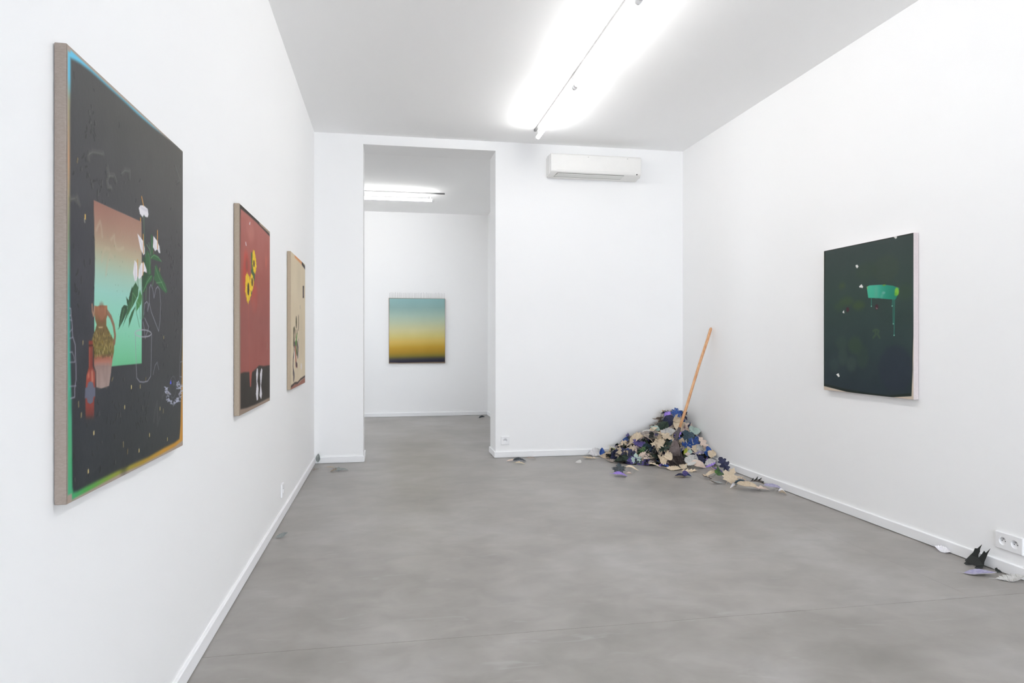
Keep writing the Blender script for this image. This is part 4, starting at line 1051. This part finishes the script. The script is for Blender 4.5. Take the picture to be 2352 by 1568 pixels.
# leaves on the heap that can be told apart: (photo x, y, size, kind, variant, tip angle in the picture, facing 0 lying..1 to viewer, front, back, label)
HEAP = [
 (1533, 953, .13, 'ovate', 0, 250, .8, 'lilac', 'beige', 'lilac oval leaf at the very top of the heap'),
 (1556, 950, .16, 'maple', 1, 20, .6, 'blue', 'beige', 'bright blue leaf at the very top of the heap against the wall'),
 (1528, 948, .10, 'split', 2, 140, .6, 'black', 'navy', 'small black jagged leaf behind the lilac leaf at the heap top'),
 (1562, 962, .22, 'serrated', 0, 205, .5, 'sand', 'beige', 'ribbed sand-coloured leaf just below the blue leaf at the heap top'),
 (1538, 968, .20, 'ovate', 3, 230, .7, 'navy', 'grey', 'curled midnight-blue leaf with pale rim under the heap top'),
 (1525, 982, .20, 'ovate', 1, 240, .8, 'forest', 'taupe', 'broad dark green oval leaf on the heap\'s upper left'),
 (1507, 985, .13, 'ovate', 0, 160, .7, 'mint', 'lime', 'pale mint and lime leaf sticking out of the heap\'s upper left'),
 (1512, 978, .11, 'split', 1, 100, .8, 'black', 'mint', 'small black spiky leaf above the mint leaf'),
 (1557, 981, .17, 'ovate', 0, 120, .85, 'beige', 'sand', 'smooth beige oval leaf left of the broom\'s dark sleeve'),
 (1575, 985, .20, 'maple', 0, 300, .6, 'pinkish', 'sand', 'pale leaf pointing down-right behind the broom sleeve'),
 (1590, 982, .15, 'ivy', 2, 20, .6, 'navy', 'taupe', 'dark pointed leaf sticking out to the right of the broom'),
 (1594, 990, .18, 'heart', 3, 70, .7, 'mint', 'greyteal', 'grey-mint folded leaf leaning on the right wall'),
 (1498, 1003, .28, 'serrated', 0, 190, .55, 'taupe', 'sand', 'long ribbed taupe leaf lying across the middle of the heap'),
 (1538, 994, .22, 'serrated', 1, 195, .55, 'grey', 'sand', 'curved light grey leaf on the heap left of the broom'),
 (1468, 1010, .28, 'serrated', 1, 170, .5, 'beige', 'sand', 'long ribbed beige leaf on the heap\'s left shoulder'),
 (1448, 1006, .14, 'ivy', 2, 60, .6, 'violet', 'blue', 'violet and blue leaf on the ridge at the heap\'s left shoulder'),
 (1440, 1012, .14, 'heart', 1, 210, .6, 'blue', 'navy', 'dark blue leaf left of the violet one on the heap ridge'),
 (1484, 998, .14, 'ovate', 3, 75, .8, 'grey', 'taupe', 'light grey pointed leaf standing on the heap ridge'),
 (1493, 1000, .13, 'maple', 2, 50, .7, 'black', 'slate', 'black maple leaf on the heap ridge'),
 (1476, 1003, .12, 'ovate', 1, 170, .6, 'slate', 'black', 'slate leaf at the back of the heap ridge'),
 (1436, 1020, .20, 'maple', 0, 215, .6, 'beige', 'sand', 'beige maple leaf on the heap\'s left slope'),
 (1467, 1020, .17, 'maple', 1, 70, .7, 'violet', 'navy', 'violet maple leaf in the middle of the left slope'),
 (1452, 1030, .16, 'split', 0, 30, .6, 'pinkish', 'beige', 'pale split leaf below the violet maple leaf'),
 (1512, 1022, .22, 'maple', 0, 300, .8, 'beige', 'sand', 'beige maple leaf with long lobes at the heap\'s centre'),
 (1530, 1006, .15, 'maple', 1, 110, .8, 'beige', 'sand', 'small beige maple leaf above the heap\'s centre'),
 (1536, 1010, .10, 'ivy', 0, 200, .8, 'blue', 'navy', 'small blue leaf right of the heap\'s centre'),
 (1538, 1022, .20, 'split', 1, 190, .7, 'forest', 'black', 'dark green fern-like leaf left of the broom head'),
 (1485, 1028, .15, 'ovate', 2, 350, .8, 'teal', 'navy', 'dark teal curled leaf on the front slope'),
 (1476, 1037, .16, 'split', 1, 240, .7, 'green', 'forest', 'bright green split leaf on the front slope'),
 (1496, 1045, .27, 'serrated', 0, 245, .85, 'pinkish', 'sand', 'large upright beige ribbed leaf at the heap\'s front'),
 (1420, 1034, .22, 'serrated', 0, 195, .55, 'grey', 'lime', 'long pale grey serrated leaf on the heap\'s left foot'),
 (1428, 1043, .26, 'serrated', 1, 200, .5, 'navy', 'teal', 'long dark navy serrated leaf on the heap\'s left foot'),
 (1450, 1044, .20, 'ovate', 1, 25, .6, 'navy', 'blue', 'deep navy oval leaf at the heap\'s lower left'),
 (1430, 1048, .16, 'oak', 0, 30, .7, 'beige', 'sand', 'beige oak leaf at the heap\'s lower left'),
 (1440, 1055, .26, 'ovate', 2, 190, .55, 'forest', 'black', 'broad dark green curled leaf at the heap\'s lower left foot'),
 (1461, 1056, .14, 'maple', 0, 100, .7, 'mint', 'violet', 'mint maple leaf at the foot of the heap\'s front'),
 (1452, 1058, .15, 'ovate', 0, 200, .6, 'violet', 'navy', 'violet leaf under the mint maple leaf'),
 (1482, 1060, .16, 'ivy', 0, 190, .6, 'violet', 'lilac', 'purple leaf at the foot of the upright beige leaf'),
 (1516, 1046, .24, 'split', 0, 110, .7, 'sand', 'taupe', 'sand-coloured crumpled split leaf at the heap\'s front'),
 (1543, 1046, .18, 'ovate', 3, 310, .7, 'beige', 'sand', 'beige pointed leaf left of the broom bristles'),
 (1546, 1060, .14, 'heart', 1, 290, .6, 'taupe', 'sand', 'taupe folded leaf at the foot of the broom bristles'),
 (1590, 1040, .21, 'maple', 0, 70, .85, 'beige', 'pinkish', 'large beige leaf right of the broom bristles'),
 (1575, 1042, .11, 'ovate', 0, 80, .8, 'lime', 'green', 'yellow-green leaf right of the broom bristles'),
 (1584, 1048, .15, 'maple', 0, 100, .8, 'mint', 'grey', 'mint maple leaf in front of the large beige leaf'),
 (1580, 1006, .18, 'ivy', 1, 250, .7, 'teal', 'slate', 'slate-blue leaf right of the broom sleeve'),
 (1594, 1018, .17, 'maple', 2, 60, .8, 'blue', 'navy', 'royal blue leaf on the heap\'s right flank'),
 (1582, 1024, .18, 'split', 0, 170, .7, 'blue', 'teal', 'blue split leaf right of the broom head'),
 (1559, 1000, .13, 'split', 1, 215, .7, 'lilac', 'violet', 'narrow lilac leaf crossing the broom sleeve'),
 (1615, 1020, .20, 'oak', 1, 300, .7, 'pinkish', 'sand', 'pale oak leaf along the heap\'s right edge'),
 (1628, 1040, .14, 'ivy', 1, 80, .7, 'blue', 'teal', 'small blue leaf at the heap\'s right edge by the wall'),
 (1612, 1040, .17, 'heart', 2, 240, .7, 'grey', 'taupe', 'grey rounded leaf on the heap\'s right foot'),
 (1606, 1048, .22, 'serrated', 2, 35, .6, 'greylilac', 'violet', 'grey leaf with violet edge on the heap\'s right foot'),
 (1608, 1056, .15, 'maple', 1, 190, .6, 'navy', 'blue', 'navy leaf at the heap\'s right foot'),
 (1624, 1058, .16, 'split', 0, 340, .5, 'lilac', 'sand', 'lilac strip-like leaf pointing to the right skirting'),
 (1634, 1046, .15, 'ovate', 3, 80, .8, 'sand', 'beige', 'sand-coloured leaf standing against the right wall'),
 (1596, 1062, .18, 'ovate', 2, 160, .6, 'grey', 'mint', 'pale grey curled leaf in front of the heap\'s right foot'),
]
for (u, v_, s, kind, var, ang, face, fr_, bk_, lab) in HEAP:
    p = heap_hit(u, v_)
    d = ray(u, v_); d = d / np.linalg.norm(d)
    face *= .72
    n_ = face * (-d) + (1 - face) * heap_n(p[0], p[1]) + np.array([0, 0, .22])
    a = math.radians(ang)
    tip = RIGHT * math.cos(a) + UP * math.sin(a)
    n_ = n_ + np.array([random.gauss(0, .28), 0, random.gauss(0, .22)])
    place(kind, var, p + np.array([-.01, -.025, .012]), s * .84, tip, n_, fr_, bk_, lab)

# further leaves over the heap: alike ones share label and group
rl = random.Random(21)
FR = [('beige', 6), ('sand', 6), ('pinkish', 3), ('taupe', 4), ('black', 4), ('slate', 3), ('navy', 3), ('forest', 4), ('violet', 1), ('blue', 1), ('teal', 1), ('grey', 2)]
FRL = [c_ for c_, w in FR for _ in range(w)]
def zone(x, y, z):
    if z > .27: return 'near the heap\'s peak'
    if x < XR - .72: return 'on the heap\'s left end'
    if x > XR - .28: return 'on the heap\'s right flank by the wall'
    if z < .10: return 'along the heap\'s front foot'
    return 'on the heap\'s middle slope'
cnt = 0; tries = 0
CN = {'forest': 'dark green', 'sand': 'sand-coloured', 'pinkish': 'pinkish beige', 'teal': 'dark teal', 'taupe': 'taupe', 'grey': 'light grey'}
SHN = {'maple': 'maple', 'oak': 'oak', 'serrated': 'serrated', 'ovate': 'oval', 'ivy': 'ivy', 'split': 'split', 'heart': 'heart-shaped'}
while cnt < 185 and tries < 6000:
    tries += 1
    x = XR - rl.uniform(.03, 1.06); y = YB - rl.uniform(.02, .86)
    hh = heap_h(x, y)
    if hh < .015: continue
    if XR - .45 < x < XR - .24 and y < YB - .62: continue        # broom head stands here
    kind = rl.choice(['maple', 'oak', 'serrated', 'ovate', 'ivy', 'split', 'split', 'maple', 'ivy', 'serrated'])
    f0 = rl.choice(FRL); b0 = rl.choice(FRL)
    d = np.array([x, y, hh]) - CO; d /= np.linalg.norm(d)
    n_ = heap_n(x, y) * .75 - d * .25 + np.array([rl.gauss(0, .5), rl.gauss(0, .35), rl.gauss(0, .3)])
    a = rl.uniform(0, 6.283)
    lab = f'{CN.get(f0, f0)} {SHN[kind]} leaf {zone(x, y, hh)}'; grp = f'{CN.get(f0, f0)} {SHN[kind]} leaves {zone(x, y, hh)}'
    place(kind, rl.randrange(10), (x, y, hh + rl.uniform(-.012, .012)), rl.uniform(.085, .155), RIGHT * math.cos(a) + UP * math.sin(a), n_, f0, b0, lab, grp)
    cnt += 1

# leaves lying loose: (photo x, y of the middle on the floor, size, kind, variant, tip heading in degrees (0 right, 90 away), tilt towards viewer, width, front, back, label)
LOOSE = [
 (1362, 1040, .201, 'serrated', 1, 15, .55, 1.1, 'white', 'grey', 'large white serrated leaf resting on the skirting at the heap\'s left tip'),
 (1385, 1038, .143, 'ovate', 2, 60, .6, 1.0, 'white', 'beige', 'white leaf with beige edge beside the large white serrated leaf'),
 (1357, 1050, .165, 'split', 0, 180, .15, .8, 'beige', 'sand', 'flat beige split leaf in front of the large white leaf'),
 (1382, 1047, .09, 'ovate', 2, 90, .7, 1.0, 'blue', 'teal', 'bright blue leaf between the white leaves and the heap'),
 (1397, 1049, .156, 'ovate', 3, 150, .5, .9, 'sand', 'beige', 'folded sand leaf at the heap\'s left tip beside the blue one'),
 (1408, 1058, .156, 'serrated', 2, 195, .4, .8, 'taupe', 'pinkish', 'brownish grey leaf lying before the heap\'s left end'),
 (1421, 1053, .110, 'ivy', 0, 40, .5, 1.0, 'greylilac', 'white', 'small pale lilac leaf at the heap\'s lower left edge'),
 (1329, 1060, .06, 'heart', 1, 190, .5, .8, 'grey', 'taupe', 'small grey leaf alone at the far left of the heap'),
 (1421, 1083, .13, 'maple', 3, 80, .35, 1.1, 'slate', 'black', 'dark slate curled leaf standing behind the loose lilac leaf'),
 (1421, 1091, .135, 'serrated', 1, 0, .15, 1.3, 'lilac', 'lilac', 'lilac leaf lying loose on the floor in front of the heap'),
 (1449, 1078, .129, 'ovate', 3, 350, .25, .55, 'beige', 'sand', 'folded beige leaf right of the loose slate leaf'),
 (1443, 1084, .060, 'heart', 0, 200, .2, .9, 'pinkish', 'sand', 'tiny pinkish leaf below the folded beige leaf'),
 (1501, 1070, .124, 'oak', 1, 330, .25, .7, 'beige', 'mint', 'small beige leaf with mint tip before the heap'),
 (1522, 1067, .120, 'ovate', 0, 15, .3, .5, 'lilac', 'violet', 'lilac strip leaf at the front edge of the heap'),
 (1544, 1076, .143, 'serrated', 0, 335, .3, 1.2, 'beige', 'sand', 'beige oak leaf lying before the broom'),
 (1531, 1073, .100, 'ovate', 2, 160, .4, .9, 'blue', 'navy', 'small blue leaf peeking out left of the beige oak leaf'),
 (1565, 1093, .11, 'ovate', 2, 200, .4, .9, 'navy', 'beige', 'dark blue curled leaf with beige back, loose before the broom'),
 (1580, 1092, .08, 'heart', 2, 20, .4, 1.0, 'violet', 'blue', 'violet-blue leaf touching the dark blue curled leaf'),
 (1580, 1080, .156, 'split', 0, 350, .2, 1.0, 'beige', 'sand', 'beige lobed leaf lying flat right of the broom bristles'),
 (1602, 1072, .15, 'ovate', 1, 330, .5, .9, 'pinkish', 'beige', 'large pinkish leaf sloping to the right at the heap\'s foot'),
 (1566, 1075, .100, 'ivy', 3, 100, .5, 1.0, 'sand', 'mint', 'small curled sand leaf under the broom bristles'),
 (1630, 1072, .138, 'split', 0, 35, .4, .45, 'lilac', 'violet', 'lilac strip leaf right of the large pinkish leaf'),
 (1640, 1078, .143, 'split', 1, 20, .4, .9, 'taupe', 'sand', 'taupe jagged leaf beside the right skirting near the heap'),
 (1645, 1066, .138, 'serrated', 1, 30, .7, 1.0, 'white', 'grey', 'white serrated leaf leaning on the right skirting'),
 (1662, 1084, .151, 'oak', 1, 110, .75, 1.2, 'navy', 'slate', 'upright navy leaf in the loose group by the right skirting'),
 (1636, 1092, .138, 'ovate', 3, 190, .25, .6, 'beige', 'sand', 'narrow beige leaf at the loose group\'s left end'),
 (1627, 1097, .124, 'oak', 2, 200, .25, .8, 'beige', 'taupe', 'curled beige oak leaf at the left tip of the loose group'),
 (1650, 1092, .134, 'ovate', 2, 130, .5, .7, 'violet', 'beige', 'muted violet leaf under the upright navy leaf'),
 (1660, 1100, .15, 'ivy', 2, 20, .35, 1.0, 'green', 'forest', 'dark green leaf in the middle of the loose group'),
 (1648, 1108, .134, 'serrated', 2, 185, .3, .6, 'greyteal', 'taupe', 'grey leaf with long stem left of the green leaf'),
 (1677, 1108, .145, 'maple', 0, 65, .65, 1.0, 'beige', 'pinkish', 'big beige maple leaf in the loose group by the right skirting'),
 (1697, 1102, .134, 'split', 1, 340, .3, .7, 'sand', 'violet', 'sand leaf with violet underside right of the big maple leaf'),
 (1698, 1112, .124, 'ovate', 2, 10, .3, .6, 'teal', 'beige', 'small teal leaf right of the big maple leaf'),
 (1685, 1118, .05, 'heart', 2, 200, .3, .9, 'white', 'beige', 'small white scrap of leaf under the big maple leaf'),
 (1715, 1122, .201, 'ovate', 1, 345, .22, .9, 'sand', 'taupe', 'broad plain sand leaf lying right of the loose group'),
 (1738, 1111, .13, 'split', 3, 345, .25, .7, 'black', 'taupe', 'dark jagged curled leaf close to the right skirting'),
 (1749, 1124, .134, 'oak', 1, 5, .3, .8, 'pinkish', 'white', 'pale torn leaf right of the broad sand leaf'),
 (1778, 1123, .165, 'ovate', 1, 345, .3, .6, 'greylilac', 'grey', 'grey-lilac leaf near the tail end by the right skirting'),
 (1797, 1132, .06, 'heart', 2, 340, .2, .9, 'white', 'beige', 'small white leaf at the very tail of the trail along the right wall'),
 (2164, 1264, .086, 'serrated', 2, 310, .5, 1.0, 'white', 'greylilac', 'white and lilac leaf alone by the right skirting'),
 (2243, 1316, .150, 'ovate', 0, 345, .05, .62, 'greylilac', 'grey', 'long grey-lilac leaf lying under the black leaf'),
 (2313, 1330, .135, 'serrated', 2, 340, .2, .7, 'grey', 'white', 'pale grey wavy leaf nearest the photo\'s right edge'),
 (2292, 1312, .036, 'ivy', 1, 330, .5, 1.0, 'black', 'slate', 'small black scrap of leaf right of the big black leaf'),
 (726, 1061, .085, 'ovate', 1, 90, .95, .8, 'greyteal', 'mint', 'grey-teal leaf standing in the left corner of the room'),
 (719, 1078, .070, 'oak', 1, 60, .3, .9, 'taupe', 'slate', 'small brown-grey leaf near the left skirting corner'),
 (757, 1073, .090, 'split', 1, 10, .2, .6, 'sand', 'taupe', 'thin sand leaf of the small group before the left pier'),
 (764, 1080, .090, 'oak', 2, 340, .25, .7, 'taupe', 'beige', 'taupe leaf of the small group before the left pier'),
 (782, 1078, .120, 'ivy', 1, 20, .3, .7, 'greyteal', 'slate', 'blue-grey leaf of the small group before the left pier'),
 (634, 1233, .084, 'serrated', 2, 25, .3, .8, 'greyteal', 'grey', 'grey serrated leaf at the left skirting below the red painting'),
 (1190, 1057, .151, 'serrated', 1, 20, .3, .9, 'slate', 'greylilac', 'slate serrated leaf lying before the socket on the partition wall'),
 (1192, 1063, .100, 'oak', 1, 5, .25, .7, 'beige', 'lime', 'small beige leaf in front of the slate serrated leaf'),
 (1172, 1057, .070, 'heart', 1, 180, .2, .8, 'pinkish', 'taupe', 'tiny pale leaf left of the slate serrated leaf'),
 (1218, 1052, .100, 'ovate', 1, 5, .3, .6, 'taupe', 'sand', 'taupe leaf under the skirting right of the slate leaf'),
 (1105, 957, .100, 'ovate', 2, 10, .2, .6, 'slate', 'taupe', 'small dark leaf on the back room floor by the far corner'),
]
for (u, v_, s, kind, var, head, tilt, wd, fr_, bk_, lab) in LOOSE:
    var = {0: 20, 1: 21}.get(var, var)
    p = onZ(u, min(v_ + 3, 2000), 0.0)
    a = math.radians(head)
    tip = RIGHT * math.cos(a) + (FWD * (1 - tilt) + UP * tilt) * math.sin(a)
    n_ = UP * (1 - tilt) - FWD * tilt * .8
    place(kind, var, (p[0], p[1], .03), s, tip, n_, fr_, bk_, lab, None, floor=True, width=wd)

# big black two-pointed leaf standing by the right skirting
P0 = onZ(2249, 1303)
bl = [(-.085, 0), (-.055, .04), (-.04, .06), (-.035, .085), (-.018, .088), (.006, .118), (.0, .09), (.004, .075), (-.002, .055), (.004, .04), (.022, .07), (.03, .088), (.045, .08), (.068, .112), (.058, .08), (.055, .06), (.048, .03), (.05, .01), (.06, -.01), (.055, -.03), (.03, -.028), (.015, -.012), (-.01, -.014), (-.03, -.03), (-.055, -.025), (-.065, -.008)]
def bent(x, z):
    k = max(0, z + .01); return k * .25 if z > .0 else z * -1.1
vv = []
wall_dir = np.array([0.0, -1.0, 0.0])           # along the skirting towards the viewer
out_dir = np.array([-1.0, 0.0, 0.0])
for side in (0, 1):
    for x, z in bl:
        p = np.array([XR - BT - .045, P0[1] + .02, .0]) + wall_dir * (x * .88) + UP * (max(z, 0) * .92 + .010 - .008 * min(1, max(0, -z) / .03)) + out_dir * (-.03 * min(1, max(0, z) / .12) + max(0, -z) * 1.3 + side * .0016)
        vv.append(p)
nb = len(bl)
bm = bmesh.new()
vs = [bm.verts.new(p) for p in vv]
fa = bm.faces.new(vs[:nb]); fb_ = bm.faces.new(vs[nb:][::-1])
for i in range(nb): bm.faces.new((vs[i], vs[i + nb], vs[(i + 1) % nb + nb], vs[(i + 1) % nb]))
bmesh.ops.recalc_face_normals(bm, faces=bm.faces[:])
bmesh.ops.triangulate(bm, faces=bm.faces[:])
me = bpy.data.meshes.new('black_leaf')
org = Vector((XR - .06, float(P0[1]), 0))
for q in bm.verts: q.co -= org
bm.to_mesh(me); bm.free(); me.materials.append(M['leaf_black'])
o = bpy.data.objects.new('two_pointed_leaf', me); COL.objects.link(o); o.location = org
tag(o, 'black two-pointed leaf standing against the right skirting below the double socket', 'leaf')

# ------------------------------------------------------------------ broom leaning in the corner
top = np.array(onX(1633.5, 752, XR - .020)); top[0] = XR - .020
low = onY(1551, 1014, top[1] - .10)
br = thing('broom', 'worn broom with a wooden handle leaning against the right wall in the leaf heap', 'broom', (low[0] - .03, low[1] - .02, 0))
d = (top - low) / np.linalg.norm(top - low)
Lh = np.linalg.norm(top - low)
def sweep(name, pts, rads, mat, parent, n=14):
    v = []; f = []
    for i, (p, r) in enumerate(zip(pts, rads)):
        p = np.array(p)
        dd = np.array(pts[min(i + 1, len(pts) - 1)]) - np.array(pts[max(i - 1, 0)]); dd = dd / np.linalg.norm(dd)
        a = np.cross(dd, [0, 1.0, 0]); a /= np.linalg.norm(a); c_ = np.cross(dd, a)
        ra, rb = r if isinstance(r, tuple) else (r, r)
        for k in range(n):
            t = 2 * math.pi * k / n; v.append(p + a * ra * math.cos(t) + c_ * rb * math.sin(t))
    for i in range(len(pts) - 1):
        for k in range(n): f.append((i * n + k, i * n + (k + 1) % n, (i + 1) * n + (k + 1) % n, (i + 1) * n + k))
    f.append(tuple(range(n))[::-1]); f.append(tuple(range((len(pts) - 1) * n, len(pts) * n)))
    o = obj_from(name, v, f, mat, parent, smooth=True)
    bm = bmesh.new(); bm.from_mesh(o.data); bmesh.ops.recalc_face_normals(bm, faces=bm.faces[:]); bm.to_mesh(o.data); bm.free()
    return o
fr0 = .135 / Lh
hp = [low + d * Lh * t for t in (fr0 * .9, .3, .5, .7, .9, .985, .995, 1.0)]
hp = [p + np.array([0.003 * math.sin(i * 1.7), 0, 0]) if 0 < i < 5 else p for i, p in enumerate(hp)]
sweep('handle', hp, [.0135, .0138, .0132, .0136, .0142, .0145, .011, .004], 'handle_wood', br)
sweep('sleeve', [low - d * .01, low + d * .05, low + d * .135, low + d * .145], [.019, .0175, .0155, .0145], 'broom_paint', br)
# flared head then the fibres
hb = low + np.array([-.012, -.012, -.135])
sweep('head', [low + d * .012, low, low * .8 + hb * .2, low * .4 + hb * .6, hb], [(.020, .019), (.026, .022), (.040, .026), (.058, .030), (.066, .032)], 'broom_head', br, 20)
v = []; f = []
rb = random.Random(3)
for k in range(150):
    a = rb.uniform(-1, 1); c_ = rb.uniform(-1, 1)
    p0 = hb + np.array([a * .064, c_ * .03 * math.sqrt(max(0, 1 - a * a)), rb.uniform(.0, .05)])
    ex = hb[0] + a * .09 + .06 * (1 if a > -.2 else .3) + rb.gauss(0, .012)
    p2 = np.array([ex, hb[1] - .02 + c_ * .05 + rb.gauss(0, .01), max(.004, rb.gauss(.012, .008))])
    p1 = (p0 + p2) / 2 + np.array([-.03 + rb.gauss(0, .008), rb.gauss(0, .006), rb.gauss(.0, .008)])
    w = .0016
    prev = None
    for i, p in enumerate((p0, p0 * .5 + p1 * .5 + np.array([-.004, 0, 0]), p1, p1 * .5 + p2 * .5 + np.array([-.004, 0, -.004]), p2)):
        p = p.copy(); p[2] = max(p[2], .003)
        b0 = len(v)
        for t in range(3): v.append(p + w * np.array([math.cos(2.094 * t), math.sin(2.094 * t), 0]))
        if prev is not None:
            for t in range(3): f.append((prev + t, prev + (t + 1) % 3, b0 + (t + 1) % 3, b0 + t))
        prev = b0
o = obj_from('bristles', v, f, 'broom_fibre', br); o['kind'] = 'stuff'

# leaves leaning on the broom head from the left and right
for (u, v_, dy, sz, kind, var, ang, fr_, bk_, lab) in (
        (1530, 1030, -.07, .13, 'split', 1, 195, 'forest', 'black', 'black-green split leaf leaning on the left of the broom head'),
        (1534, 1046, -.09, .12, 'ovate', 0, 300, 'beige', 'sand', 'beige pointed leaf leaning on the broom bristles from the left'),
        (1524, 1055, -.10, .12, 'maple', 4, 150, 'sand', 'taupe', 'sand-coloured curled maple leaf left of the bristle tips'),
        (1588, 1058, -.10, .12, 'heart', 3, 30, 'grey', 'taupe', 'light grey curled leaf right of the bristle tips')):
    p = onY(u, v_, low[1] + dy)
    a = math.radians(ang)
    place(kind, var, p, sz, RIGHT * math.cos(a) + UP * math.sin(a), -FWD * .75 + UP * .55 + RIGHT * random.gauss(0, .25), fr_, bk_, lab)
